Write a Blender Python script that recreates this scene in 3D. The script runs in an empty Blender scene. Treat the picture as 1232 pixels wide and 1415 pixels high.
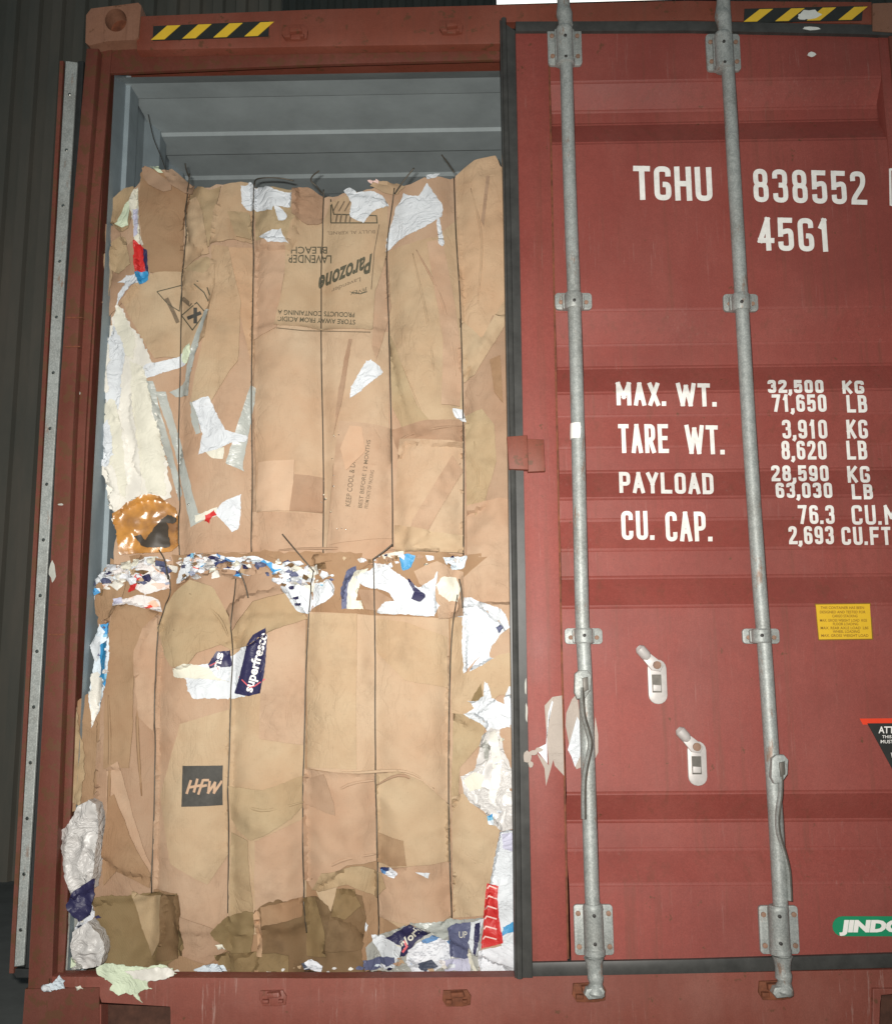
import bpy, bmesh, math, random
from mathutils import Vector, Matrix, noise, Euler
from mathutils.bvhtree import BVHTree
from mathutils.geometry import delaunay_2d_cdt
S = bpy.context.scene
C = S.collection
random.seed(7)

# ------------------------------------------------------------------ camera, light, exposure
FPX = 1376.0
CAM = Vector((1.083, -2.681, 0.882))
EUL = Euler((math.radians(99.772), math.radians(0.483), math.radians(0.923)), 'XYZ')
RM = EUL.to_matrix()
cd = bpy.data.cameras.new('camera')
cd.sensor_fit = 'VERTICAL'; cd.sensor_height = 36.0; cd.lens = FPX / 1415 * 36.0
cd.clip_start = 0.02; cd.clip_end = 200
cam = bpy.data.objects.new('camera', cd); C.objects.link(cam)
cam.location = CAM; cam.rotation_euler = EUL
S.camera = cam

w = bpy.data.worlds.new('World'); S.world = w; w.use_nodes = True
bg = w.node_tree.nodes['Background']
bg.inputs[0].default_value = (0.62, 0.80, 0.86, 1); bg.inputs[1].default_value = 0.14

fl = bpy.data.lights.new('camera_flash', 'AREA')
fl.shape = 'RECTANGLE'; fl.size = 0.06; fl.size_y = 0.03
fl.energy = 53; fl.spread = math.radians(112); fl.color = (1.0, 0.96, 0.90)
flo = bpy.data.objects.new('camera_flash', fl); C.objects.link(flo)
flo.location = CAM + RM @ Vector((-0.05, 0.07, 0.0))
flo.rotation_euler = Euler((math.radians(96), 0, math.radians(3)), 'XYZ')
# the daylight of the shed's roof, high and behind the photographer
dl = bpy.data.lights.new('shed_daylight', 'AREA'); dl.shape = 'RECTANGLE'; dl.size = 5; dl.size_y = 2.5
dl.energy = 7; dl.color = (0.85, 0.97, 1.0)
dlo = bpy.data.objects.new('shed_daylight', dl); C.objects.link(dlo)
dlo.location = (2.4, -4.2, 5.4)
dlo.rotation_euler = (Vector((1.2, 0, 1.4)) - Vector(dlo.location)).to_track_quat('-Z', 'Y').to_euler()

S.view_settings.view_transform = 'Standard'; S.view_settings.look = 'None'
S.view_settings.exposure = 0.0; S.view_settings.gamma = 1.0
S.cycles.max_bounces = 6

# ------------------------------------------------------------------ helpers
def W(px, py, y=0.0):
    d = RM @ Vector(((px - 616) / FPX, -(py - 707.5) / FPX, -1))
    t = (y - CAM.y) / d.y
    return CAM + d * t

def parent_to(o, p):
    if p is not None:
        o.parent = p
        q = p; loc = Vector((0, 0, 0))
        while q is not None:
            loc += q.location; q = q.parent
        o.location = -loc
    return o

def thing(name, label, cat, loc, group=None, kind=None):
    o = bpy.data.objects.new(name, None); C.objects.link(o); o.location = loc
    o.empty_display_size = 0.1
    tag(o, label, cat, group, kind); return o

def tag(o, label=None, cat=None, group=None, kind=None):
    if label: o['label'] = label
    if cat: o['category'] = cat
    if group: o['group'] = group
    if kind: o['kind'] = kind
    return o

def mesh_obj(name, bm, mats, parent=None, smooth=None, label=None):
    me = bpy.data.meshes.new(name)
    bmesh.ops.recalc_face_normals(bm, faces=bm.faces) if smooth != 'keep' else None
    bm.to_mesh(me); bm.free()
    if not isinstance(mats, (list, tuple)): mats = [mats]
    for m in mats: me.materials.append(m)
    if smooth:
        for p in me.polygons: p.use_smooth = True
        if smooth == 'keep' and len(me.polygons) > 40: smooth = 42
        if smooth not in (True, 'keep'):
            try: me.set_sharp_from_angle(angle=math.radians(smooth))
            except Exception: pass
    o = bpy.data.objects.new(name, me); C.objects.link(o)
    parent_to(o, parent)
    if label: o['label'] = label
    return o

def prism(bm, pts, yb, mi=0, bevel=0.0):
    """pts: world points of the front face; extruded straight back to y=yb"""
    f = [bm.verts.new(p) for p in pts]
    b = [bm.verts.new((p[0], yb, p[2])) for p in pts]
    n = len(pts); fs = [bm.faces.new(f), bm.faces.new(b[::-1])]
    for i in range(n): fs.append(bm.faces.new((f[i], b[i], b[(i + 1) % n], f[(i + 1) % n])))
    for q in fs: q.material_index = mi
    if bevel:
        es = list({e for q in fs[:1] for e in q.edges})
        r = bmesh.ops.bevel(bm, geom=es, offset=bevel, segments=2, affect='EDGES', profile=0.5)
        for q in r['faces']: q.material_index = mi
def pprism(bm, poly, yf, yb, mi=0, bevel=0.0):
    prism(bm, [W(x, y, yf) for x, y in poly], yb, mi, bevel)
def box(bm, a, b, mi=0, bevel=0.0):
    prism(bm, [(a[0], a[1], a[2]), (b[0], a[1], a[2]), (b[0], a[1], b[2]), (a[0], a[1], b[2])], b[1], mi, bevel)

def catmull(P, n=6):
    P = [Vector(p) for p in P]; out = []
    for i in range(len(P) - 1):
        p0 = P[max(i - 1, 0)]; p1 = P[i]; p2 = P[i + 1]; p3 = P[min(i + 2, len(P) - 1)]
        for k in range(n):
            t = k / n
            out.append(0.5 * ((2 * p1) + (p2 - p0) * t + (2 * p0 - 5 * p1 + 4 * p2 - p3) * t * t + (3 * p1 - p0 - 3 * p2 + p3) * t ** 3))
    out.append(P[-1]); return out

def tube(bm, pts, rad, seg=12, mi=0, flat=1.0, up=None):
    pts = [Vector(p) for p in pts]; n = len(pts)
    if not isinstance(rad, (list, tuple)): rad = [rad] * n
    rings = []
    ref = Vector(up) if up else Vector((0, 1, 0))
    for i, p in enumerate(pts):
        t = (pts[min(i + 1, n - 1)] - pts[max(i - 1, 0)])
        if t.length < 1e-9: t = Vector((0, 0, 1))
        t.normalize()
        u = ref - t * ref.dot(t)
        if u.length < 1e-4: u = Vector((1, 0, 0)) - t * t.x
        u.normalize(); v = t.cross(u)
        rings.append([bm.verts.new(p + (u * math.cos(a) + v * math.sin(a) * flat) * rad[i]) for a in [2 * math.pi * k / seg for k in range(seg)]])
    for i in range(n - 1):
        for k in range(seg):
            f = bm.faces.new((rings[i][k], rings[i][(k + 1) % seg], rings[i + 1][(k + 1) % seg], rings[i + 1][k])); f.material_index = mi
    bm.faces.new(rings[0][::-1]).material_index = mi; bm.faces.new(rings[-1]).material_index = mi

def split_obj(name, bm, mats, parent, smooth=None):
    """every separate piece becomes a mesh of its own"""
    bm.verts.ensure_lookup_table(); seen = set(); out = []
    for v0 in bm.verts:
        if v0 in seen: continue
        st = [v0]; comp = set([v0])
        while st:
            v = st.pop()
            for e in v.link_edges:
                o = e.other_vert(v)
                if o not in comp: comp.add(o); st.append(o)
        seen |= comp; nb = bmesh.new(); mp = {v: nb.verts.new(v.co) for v in comp}
        for f in {f for v in comp for f in v.link_faces}:
            nf = nb.faces.new([mp[v] for v in f.verts]); nf.material_index = f.material_index
        out.append(mesh_obj(name, nb, mats, parent, smooth))
    bm.free(); return out

# ------------------------------------------------------------------ materials
def lin(c):
    return tuple(((v / 255) / 12.92 if v / 255 <= 0.04045 else ((v / 255 + 0.055) / 1.055) ** 2.4) for v in c)
class NT:
    def __init__(s, name):
        s.m = bpy.data.materials.new(name); s.m.use_nodes = True; s.t = s.m.node_tree; s.b = s.t.nodes['Principled BSDF']
        s.geo = s.t.nodes.new('ShaderNodeNewGeometry'); s.p = s.geo.outputs['Position']
    def n(s, typ, **kw):
        o = s.t.nodes.new(typ)
        for k, v in kw.items(): setattr(o, k, v)
        return o
    def l(s, a, b): s.t.links.new(a, b)
    def map(s, scale, rot=(0, 0, 0), loc=(0, 0, 0)):
        m = s.n('ShaderNodeMapping'); m.inputs['Scale'].default_value = scale; m.inputs['Rotation'].default_value = rot; m.inputs['Location'].default_value = loc
        s.l(s.p, m.inputs['Vector']); return m.outputs[0]
    def noise(s, scale, det=4, rough=.6, vec=None, dist=0):
        o = s.n('ShaderNodeTexNoise'); o.inputs['Scale'].default_value = scale; o.inputs['Detail'].default_value = det; o.inputs['Roughness'].default_value = rough; o.inputs['Distortion'].default_value = dist
        s.l(vec if vec else s.p, o.inputs['Vector']); return o.outputs['Fac']
    def ramp(s, fac, stops, interp='LINEAR'):
        r = s.n('ShaderNodeValToRGB'); r.color_ramp.interpolation = interp
        e = r.color_ramp.elements
        while len(e) < len(stops): e.new(0.5)
        for i, (p, c) in enumerate(stops):
            e[i].position = p
            e[i].color = (c, c, c, 1) if isinstance(c, (int, float)) else (*c, 1)
        s.l(fac, r.inputs[0]); return r.outputs[0]
    def mix(s, fac, a, b, mode='MIX'):
        m = s.n('ShaderNodeMix', data_type='RGBA', blend_type=mode)
        for k, v in ((0, fac), (6, a), (7, b)):
            if hasattr(v, 'is_linked') or isinstance(v, bpy.types.NodeSocket): s.l(v, m.inputs[k])
            elif isinstance(v, (int, float)): m.inputs[k].default_value = v
            else: m.inputs[k].default_value = (*v, 1)
        return m.outputs[2]
    def math(s, op, a, b):
        m = s.n('ShaderNodeMath', operation=op)
        for k, v in ((0, a), (1, b)):
            if isinstance(v, (int, float)): m.inputs[k].default_value = v
            else: s.l(v, m.inputs[k])
        return m.outputs[0]
    def out(s, col, rough=0.6, metal=0, bump=None, bs=0.3, bd=0.002, spec=0.4):
        def st(v, i):
            if isinstance(v, bpy.types.NodeSocket): s.l(v, s.b.inputs[i])
            elif isinstance(v, (tuple, list)): s.b.inputs[i].default_value = (*v, 1)
            else: s.b.inputs[i].default_value = v
        st(col, 'Base Color'); st(rough, 'Roughness'); st(metal, 'Metallic'); st(spec, 'Specular IOR Level')
        if bump is not None:
            b = s.n('ShaderNodeBump'); b.inputs['Strength'].default_value = bs; b.inputs['Distance'].default_value = bd
            s.l(bump, b.inputs['Height']); s.l(b.outputs[0], s.b.inputs['Normal'])
        return s.m

def red_paint(name, base, rust=0.55, streak=0.0, seed=0.0, dust=.25):
    k = NT(name)
    big = k.noise(2.2, 5, .6, k.map((1, 1, 1), loc=(seed, 0, 0)))
    col = k.mix(k.ramp(big, [(.3, 0), (.7, 1)]), tuple(v * .86 for v in base), tuple(min(1, v * 1.14) for v in base))
    fine = k.noise(70, 3, .7)
    col = k.mix(k.ramp(fine, [(.35, 0), (.75, .35)]), col, tuple(v * .68 for v in base))
    # chalky bloom
    bl = k.noise(5, 6, .65, k.map((1, 1, .45), loc=(3 + seed, 1, 2)))
    col = k.mix(k.ramp(bl, [(.45, 0), (.8, dust)]), col, (.40, .235, .19))
    gr = k.noise(260, 2, .8)
    col = k.mix(k.ramp(gr, [(.3, .28), (.5, 0)]), col, tuple(v * .55 for v in base))
    col = k.mix(k.ramp(gr, [(.52, 0), (.75, .22)]), col, tuple(min(1, v * 1.5 + .03) for v in base))
    wp = k.noise(1.6, 5, .7, k.map((1, 1, 1.6), loc=(seed + 1, 7, 2)))
    col = k.mix(k.ramp(wp, [(.5, 0), (.72, .45)]), col, tuple(v * .62 for v in base))
    # vertical drip stains
    dr = k.noise(1, 4, .7, k.map((38, 38, 1.1), loc=(seed, 0, 5)))
    col = k.mix(k.ramp(dr, [(.54, 0), (.70, .38)]), col, (.13, .05, .03))
    # rust spots
    rs = k.noise(24, 6, .7, k.map((1, 1, 1), loc=(9 + seed, 2, 2)))
    col = k.mix(k.ramp(rs, [(rust + .06, 0), (rust + .1, .85)]), col, (.105, .045, .02))
    if streak:
        sc = k.noise(1, 5, .8, k.map((95, 95, 5), loc=(1, 4, 2)))
        ms = k.noise(4, 2, .5)
        f = k.math('MULTIPLY', k.ramp(sc, [(.58, 0), (.68, streak)]), k.ramp(ms, [(.42, 0), (.6, 1)]))
        col = k.mix(f, col, (.42, .30, .26))
    return k.out(col, k.ramp(big, [(.2, .5), (.8, .7)]), bump=k.math('ADD', k.math('MULTIPLY', fine, .12), k.math('MULTIPLY', k.noise(5.5, 3, .5), 1.6)), bs=.5, bd=.004, spec=.4)

def simple(name, c, rough=.6, metal=0, var=.2, scale=30, bs=.2, spec=.4):
    k = NT(name)
    n = k.noise(scale, 5, .65)
    col = k.mix(k.ramp(n, [(.3, 0), (.72, 1)]), tuple(v * (1 - var) for v in c), tuple(min(1, v * (1 + var * .6)) for v in c))
    return k.out(col, rough, metal, bump=n, bs=bs, bd=.001, spec=spec)

def cardboard(name, c, ang=0.0, stain=.3, wrinkle=.6, seed=0.0):
    k = NT(name)
    big = k.noise(4.5, 6, .6, k.map((1, 1, 1), loc=(seed, seed * .3, 0)))
    c2 = (c[0] * .90, c[1] * .80, c[2] * .75)      # pinker, darker liner
    col = k.mix(k.ramp(big, [(.34, 0), (.66, 1)]), c, c2)
    fib = k.noise(1, 3, .7, k.map((60, 60, 700), rot=(0, ang, 0)))
    col = k.mix(k.ramp(fib, [(.35, 0), (.7, .14)]), col, tuple(v * .7 for v in c))
    st = k.noise(9, 7, .7, k.map((1, 1, 1), loc=(4 + seed, 0, 1)))
    col = k.mix(k.ramp(st, [(.52, 0), (.72, stain)]), col, tuple(v * .5 for v in c2))
    sp = k.noise(160, 2, .6)
    col = k.mix(k.ramp(sp, [(.62, 0), (.75, .3)]), col, tuple(v * .6 for v in c))
    # creases
    wv = k.noise(11, 5, .55, k.map((1.6, 1, .8), rot=(0, ang + .4, 0), loc=(seed, 0, seed)), dist=1.4)
    rid = k.math('ABSOLUTE', k.math('SUBTRACT', wv, .5), 0)
    rid = k.math('MINIMUM', rid, .055)
    fl = k.n('ShaderNodeTexWave'); fl.inputs['Scale'].default_value = 62; fl.inputs['Distortion'].default_value = .6
    k.l(k.map((1, 1, 1), rot=(0, ang, 0)), fl.inputs['Vector'])
    msk = k.ramp(k.noise(3.5, 2, .5, k.map((1, 1, 1), loc=(seed * 2, 3, 1))), [(.42, .12), (.66, 1)])
    rid = k.math('MULTIPLY', rid, msk)
    h = k.math('ADD', k.math('MULTIPLY', rid, 14 * wrinkle), k.math('MULTIPLY', fl.outputs['Fac'], .06))
    h = k.math('ADD', h, k.math('MULTIPLY', sp, .06))
    return k.out(col, .78, bump=h, bs=.55, bd=.004, spec=.22)

def paper(name, c, rough=.6, wr=1.0, spec=.3, trans=0.0, print_cols=None, thr=.56, pscale=26):
    k = NT(name)
    n = k.noise(12, 5, .6)
    col = k.mix(k.ramp(n, [(.35, 0), (.75, 1)]), c, tuple(v * .8 for v in c))
    if print_cols:
        v = k.n('ShaderNodeTexVoronoi'); v.inputs['Scale'].default_value = pscale; v.distance = 'CHEBYCHEV'
        k.l(k.map((1, .2, 1.8), rot=(0, .5, 0)), v.inputs['Vector'])
        sep = k.n('ShaderNodeSeparateColor'); k.l(v.outputs['Color'], sep.inputs[0])
        m = k.noise(7, 2, .5, k.map((1, 1, 1), loc=(5, 1, 3)))
        f = k.ramp(k.math('MULTIPLY', k.ramp(m, [(.35, .3), (.6, 1)]), sep.outputs[0]), [(thr, 0), (thr + .01, 1)])
        stops = [(i / len(print_cols), pc) for i, pc in enumerate(print_cols)]
        pc = k.ramp(sep.outputs[1], stops, 'CONSTANT')
        col = k.mix(f, col, pc)
        # small lines of type
        br = k.n('ShaderNodeTexBrick'); br.inputs['Scale'].default_value = 60; br.inputs['Mortar Size'].default_value = .035
        br.inputs['Color1'].default_value = (0, 0, 0, 1); br.inputs['Color2'].default_value = (1, 1, 1, 1); br.inputs['Mortar'].default_value = (0, 0, 0, 1)
        k.l(k.map((1, 1, 1), rot=(math.pi / 2, .3, 0)), br.inputs['Vector'])
        f2 = k.math('MULTIPLY', k.ramp(br.outputs['Color'], [(.6, 0), (.7, .4)]), k.ramp(k.noise(5, 1, .5), [(.5, 0), (.52, 1)]))
        col = k.mix(f2, col, (.12, .13, .17))
    wv = k.noise(16, 4, .55, dist=1.0)
    rid = k.math('MINIMUM', k.math('ABSOLUTE', k.math('SUBTRACT', wv, .5), 0), .08)
    m = k.out(col, rough, bump=k.math('MULTIPLY', rid, 10), bs=.5 * wr, bd=.004, spec=spec)
    if trans: k.b.inputs['Alpha'].default_value = 1 - trans
    return m

RED = (.235, .062, .05)
M = {}
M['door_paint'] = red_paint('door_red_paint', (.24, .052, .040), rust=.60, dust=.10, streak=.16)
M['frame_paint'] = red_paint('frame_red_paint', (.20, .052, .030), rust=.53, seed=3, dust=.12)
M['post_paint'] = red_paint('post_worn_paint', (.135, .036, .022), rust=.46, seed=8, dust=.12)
M['cast_paint'] = red_paint('casting_rusty_paint', (.24, .115, .07), rust=.55, seed=11)
M['sill_paint'] = red_paint('sill_scraped_paint', (.21, .058, .04), rust=.56, streak=.55, seed=5)
M['rust'] = simple('rusted_steel', (.17, .055, .025), .8, var=.5, scale=45, bs=.6)
M['galv'] = None
k = NT('galvanised_steel')
g1 = k.noise(55, 4, .7); g2 = k.noise(7, 4, .6)
cc = k.mix(k.ramp(g1, [(.35, 0), (.7, 1)]), (.25, .27, .26), (.36, .38, .365))
cc = k.mix(k.ramp(g2, [(.45, 0), (.7, .6)]), cc, (.19, .185, .165))
cc = k.mix(k.ramp(k.noise(220, 2, .8), [(.45, 0), (.75, .5)]), cc, (.55, .57, .54))
cc = k.mix(k.ramp(k.noise(30, 5, .7, k.map((1, 1, .3))), [(.60, 0), (.68, .75)]), cc, (.23, .12, .07))
M['galv'] = k.out(cc, .55, .25, bump=g1, bs=.2, bd=.001, spec=.45)
M['gasket'] = simple('rubber_gasket', (.05, .05, .047), .42, var=.35, scale=18, spec=.35)
M['gasket_dark'] = simple('rubber_dark', (.02, .022, .022), .6, var=.3)
M['bolt'] = simple('dark_bolt_head', (.035, .032, .03), .6, var=.3)
M['inner_grey'] = simple('interior_grey_paint', (.235, .285, .31), .6, var=.16, scale=9, bs=.12)
M['inner_roof'] = simple('roof_grey_paint', (.31, .355, .365), .62, var=.18, scale=5, bs=.12)
M['white_paint'] = simple('white_lettering', (.80, .79, .75), .6, var=.14, scale=60)
M['yellow'] = simple('yellow_sticker', (.72, .47, .035), .45, var=.08)
M['black'] = simple('black_print', (.022, .024, .022), .5, var=.2)
M['ylab'] = simple('yellow_label', (.66, .41, .02), .45, var=.05)
M['ylab_ink'] = simple('label_ink', (.20, .10, .01), .5, var=.1)
M['lab_red'] = simple('label_red', (.72, .055, .02), .45, var=.05)
M['green'] = simple('label_green', (.01, .24, .11), .45, var=.05)
M['lab_white'] = simple('label_white', (.82, .80, .76), .5, var=.04)
M['ink'] = simple('box_ink', (.085, .078, .05), .75, var=.35, scale=120)
M['ink_soft'] = simple('box_ink_faded', (.17, .125, .08), .8, var=.35, scale=120)
M['hfw_black'] = simple('box_black_print', (.055, .052, .045), .7, var=.25, scale=90)
M['wire'] = simple('baling_wire', (.085, .072, .055), .45, .4, var=.3)
M['tan'] = cardboard('cardboard_tan', (0.446, 0.337, 0.218), 0.05, seed=1)
M['tan2'] = cardboard('cardboard_light', (0.468, 0.350, 0.238), -.1, seed=2)
M['olive'] = cardboard('cardboard_olive', (0.390, 0.302, 0.185), .2, seed=3)
M['pink'] = cardboard('cardboard_pinkish', (0.434, 0.306, 0.209), 0, seed=4)
M['pinkd'] = cardboard('cardboard_pink_dark', (0.360, 0.246, 0.165), .1, seed=5)
M['brown'] = cardboard('cardboard_brown', (0.315, 0.205, 0.12), 0, stain=.3, seed=6)
M['dirty'] = cardboard('cardboard_wet_brown', (0.175, 0.115, 0.06), .3, stain=.6, wrinkle=.6, seed=7)
M['dirty_olive'] = cardboard('cardboard_wet_olive', (0.22, 0.16, 0.08), .6, stain=.6, wrinkle=.6, seed=9)
M['orange'] = cardboard('cardboard_orange', (0.481, 0.337, 0.214), 0, seed=8)
M['tape'] = cardboard('paper_tape', (0.515, 0.368, 0.253), 0, stain=.1, wrinkle=.1, seed=10)
M['streak'] = cardboard('cardboard_streaky', (0.454, 0.315, 0.214), .12, seed=12, wrinkle=.8)
M['white'] = paper('white_paper', (.63, .66, .69), wr=1.3)
M['torn'] = paper('torn_sticker_backing', (.40, .345, .30), .7, .8)
M['bag'] = paper('crumpled_white_film', (.56, .54, .52), .4, 1.6, .5)
M['cream'] = paper('cream_paper', (.66, .64, .54), wr=.6)
M['plastic'] = paper('white_plastic_sheet', (.70, .675, .61), .45, .3, .4)
M['mint'] = paper('pale_green_paper', (.62, .70, .52))
M['grey_tape'] = paper('grey_packing_tape', (.40, .42, .39), .35, .5, .5)
M['grey_film'] = paper('grey_film', (.34, .34, .31), .35, 1.2, .5)
M['amber'] = None
k = NT('amber_film')
an = k.noise(14, 5, .6)
M['amber'] = k.out(k.mix(k.ramp(an, [(.35, 0), (.65, 1)]), (.50, .235, .055), (.22, .11, .05)), .3, bump=an, bs=.25, bd=.012, spec=.6)
M['amber_dark'] = simple('dark_tear', (.05, .04, .03), .5)
M['news'] = paper('printed_paper', (.70, .72, .76), print_cols=[(.02, .03, .10), (.72, .74, .78), (.10, .22, .42), (.05, .06, .09), (.5, .52, .55)], thr=.45, pscale=24)
M['news_red'] = paper('printed_leaflet', (.72, .68, .66), print_cols=[(.62, .06, .03), (.70, .45, .33), (.3, .32, .4), (.75, .72, .7), (.66, .5, .42)], thr=.42, pscale=30)
M['news_blue'] = paper('printed_blue_leaflet', (.66, .74, .80), print_cols=[(.06, .28, .55), (.02, .04, .14), (.70, .76, .82), (.2, .45, .62)], thr=.45, pscale=26)
M['navy'] = paper('navy_print', (.028, .026, .075), .45, .6)
M['navy_grey'] = paper('navy_grey_print', (.10, .11, .19), .5, .9)
M['blue'] = paper('blue_print', (.04, .26, .50), .45, .6)
M['red_print'] = paper('red_print', (.52, .03, .028), .45, .6)
M['lilac'] = paper('lilac_paper', (.50, .50, .62), .5, 1)
M['pinkpaper'] = paper('pink_paper', (.78, .55, .50), .5, 1)
M['pink_ink'] = simple('pink_ink', (.62, .12, .14), .5, var=.1)
M['shine'] = simple('bright_staple', (.85, .85, .82), .15, 1.0, var=.05)

# ------------------------------------------------------------------ lettering
def rnd(path, r=.18, closed=False, asp=1.0):
    out = []; n = len(path)
    for i, p in enumerate(path):
        if not closed and i in (0, n - 1): out.append(p); continue
        a = path[(i - 1) % n]; b = path[(i + 1) % n]
        def toward(q):
            dx, dy = (q[0] - p[0]) * asp, q[1] - p[1]; L = math.hypot(dx, dy)
            t = min(r, L * .49) / L
            return (p[0] + (q[0] - p[0]) * t, p[1] + (q[1] - p[1]) * t)
        s, e = toward(a), toward(b)
        for j in range(6):
            t = j / 5
            out.append(((1 - t) ** 2 * s[0] + 2 * t * (1 - t) * p[0] + t * t * e[0], (1 - t) ** 2 * s[1] + 2 * t * (1 - t) * p[1] + t * t * e[1]))
    if closed: out.append(out[0])
    return out
R_, Sx, Cl = 'r', 's', 'c'
GL = {
 'T': [(Sx, [(0, 1), (1, 1)]), (Sx, [(.5, 1), (.5, 0)])],
 'G': [(R_, [(1, .74), (1, 1), (0, 1), (0, 0), (1, 0), (1, .46), (.5, .46)])],
 'H': [(Sx, [(0, 0), (0, 1)]), (Sx, [(1, 0), (1, 1)]), (Sx, [(0, .5), (1, .5)])],
 'U': [(R_, [(0, 1), (0, 0), (1, 0), (1, 1)])],
 '8': [(Cl, [(.04, .53), (.04, 1), (.96, 1), (.96, .53)]), (Cl, [(0, 0), (0, .53), (1, .53), (1, 0)])],
 '3': [(R_, [(0, .76), (0, 1), (1, 1), (.97, .53), (.35, .53)]), (R_, [(.4, .53), (1, .53), (1, 0), (0, 0), (0, .24)])],
 '5': [(Sx, [(.95, 1), (.06, 1), (.02, .5)]), (R_, [(.02, .56), (1, .66), (1, 0), (0, 0), (0, .24)])],
 '2': [(R_, [(0, .74), (0, 1), (1, 1), (1, .62), (0, .12), (0, 0)]), (Sx, [(-.02, 0), (1.05, 0)])],
 '4': [(Sx, [(.75, 0), (.75, 1), (0, .27), (1.08, .27)])],
 '1': [(Sx, [(.12, .8), (.55, 1), (.55, 0)])],
 'M': [(Sx, [(0, 0), (0, 1), (.5, .35), (1, 1), (1, 0)])],
 'A': [(Sx, [(-.05, 0), (.5, 1.0), (1.05, 0)]), (Sx, [(.2, .3), (.8, .3)])],
 'X': [(Sx, [(0, 0), (1, 1)]), (Sx, [(0, 1), (1, 0)])],
 'W': [(Sx, [(-.05, 1), (.22, 0), (.5, .9), (.78, 0), (1.05, 1)])],
 'P': [(R_, [(0, .42), (1, .42), (1, 1), (0, 1)]), (Sx, [(0, 0), (0, 1)])],
 'R': [(R_, [(0, .46), (1, .46), (1, 1), (0, 1)]), (Sx, [(0, 0), (0, 1)]), (Sx, [(.5, .46), (1, 0)])],
 'Y': [(Sx, [(-.05, 1), (.5, .45), (1.05, 1)]), (Sx, [(.5, .5), (.5, 0)])],
 'L': [(Sx, [(0, 1), (0, 0), (1, 0)])],
 'E': [(Sx, [(1, 1), (0, 1), (0, 0), (1, 0)]), (Sx, [(0, .52), (.85, .52)])],
 'F': [(Sx, [(1, 1), (0, 1), (0, 0)]), (Sx, [(0, .5), (.85, .5)])],
 'O': [(Cl, [(0, 0), (0, 1), (1, 1), (1, 0)])],
 '0': [(Cl, [(0, 0), (0, 1), (1, 1), (1, 0)])],
 'D': [(R_, [(0, 0), (1, 0), (1, 1), (0, 1)]), (Sx, [(0, 0), (0, 1)])],
 'C': [(R_, [(1, .72), (1, 1), (0, 1), (0, 0), (1, 0), (1, .28)])],
 'K': [(Sx, [(0, 0), (0, 1)]), (Sx, [(1, 1), (.02, .4)]), (Sx, [(.3, .55), (1, 0)])],
 'B': [(R_, [(0, 0), (1, 0), (1, .53), (0, .53)]), (R_, [(0, .53), (.95, .53), (.95, 1), (0, 1)]), (Sx, [(0, 0), (0, 1)])],
 '6': [(Cl, [(0, 0), (0, .58), (1, .58), (1, 0)]), (R_, [(0, .3), (0, 1), (1, 1), (1, .78)])],
 '9': [(Cl, [(0, .42), (0, 1), (1, 1), (1, .42)]), (R_, [(1, .7), (1, 0), (0, 0), (0, .22)])],
 '7': [(Sx, [(0, 1), (1, 1), (.35, 0)])],
}
def resample(path, step, asp):
    out = [path[0]]
    for a, b in zip(path, path[1:]):
        L = math.hypot((b[0] - a[0]) * asp, b[1] - a[1]); n = max(1, int(L / step + .5))
        for i in range(1, n + 1): out.append((a[0] + (b[0] - a[0]) * i / n, a[1] + (b[1] - a[1]) * i / n))
    return out
def ribbon(bm, path_px, t, surf, off, closed, cap=False):
    """sharp corners are built from overlapping straight strokes, each a hair above the last"""
    P = [Vector(p) for p in path_px]
    if cap and not closed:
        P[0] = P[0] + (P[0] - P[1]).normalized() * t / 2; P[-1] = P[-1] + (P[-1] - P[-2]).normalized() * t / 2
    cuts = [0]
    if not closed:
        for i in range(1, len(P) - 1):
            a = (P[i] - P[i - 1]); b = (P[i + 1] - P[i])
            if a.length > 1e-6 and b.length > 1e-6 and a.angle(b) > .62: cuts.append(i)
    cuts.append(len(P) - 1)
    if len(cuts) == 2: return ribbon1(bm, [tuple(p) for p in P], t, surf, off, closed)
    for k_, (i, j) in enumerate(zip(cuts, cuts[1:])):
        seg = [p.copy() for p in P[i:j + 1]]
        def ext(at, nxt, prv):
            d = (at - nxt).normalized(); o = (prv - at).normalized(); an = d.angle(o)
            return at + d * min(t * .5, t * .5 * math.tan(min(an, 2.4) / 2))
        if i != 0: seg[0] = ext(seg[0], seg[1], P[i - 1])
        if j != len(P) - 1: seg[-1] = ext(seg[-1], seg[-2], P[j + 1])
        ribbon1(bm, [tuple(p) for p in seg], t, surf, off + .00006 * k_, False)
def ribbon1(bm, path_px, t, surf, off, closed):
    """path in pixels; t = stroke width in px; surf(px,py,off) -> world point"""
    P = [Vector(p) for p in path_px]; n = len(P); L = []; Rr = []
    for i in range(n):
        if closed: a = P[(i - 1) % (n - 1)]; b = P[(i + 1) % (n - 1)] if i < n - 1 else P[1]
        else: a = P[max(i - 1, 0)]; b = P[min(i + 1, n - 1)]
        d1 = (P[i] - a); d2 = (b - P[i])
        if d1.length < 1e-6: d1 = d2
        if d2.length < 1e-6: d2 = d1
        d1 = d1.normalized(); d2 = d2.normalized()
        n1 = Vector((-d1.y, d1.x)); n2 = Vector((-d2.y, d2.x)); m = n1 + n2
        if m.length < 1e-3: m = n1
        m.normalize(); k = min(1 / max(m.dot(n1), .35), 2.2)
        L.append(P[i] + m * k * t / 2); Rr.append(P[i] - m * k * t / 2)
    lv = [bm.verts.new(surf(p.x, p.y, off)) for p in L]; rv = [bm.verts.new(surf(p.x, p.y, off)) for p in Rr]
    for i in range(n - 1): bm.faces.new((lv[i], lv[i + 1], rv[i + 1], rv[i]))

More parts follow.
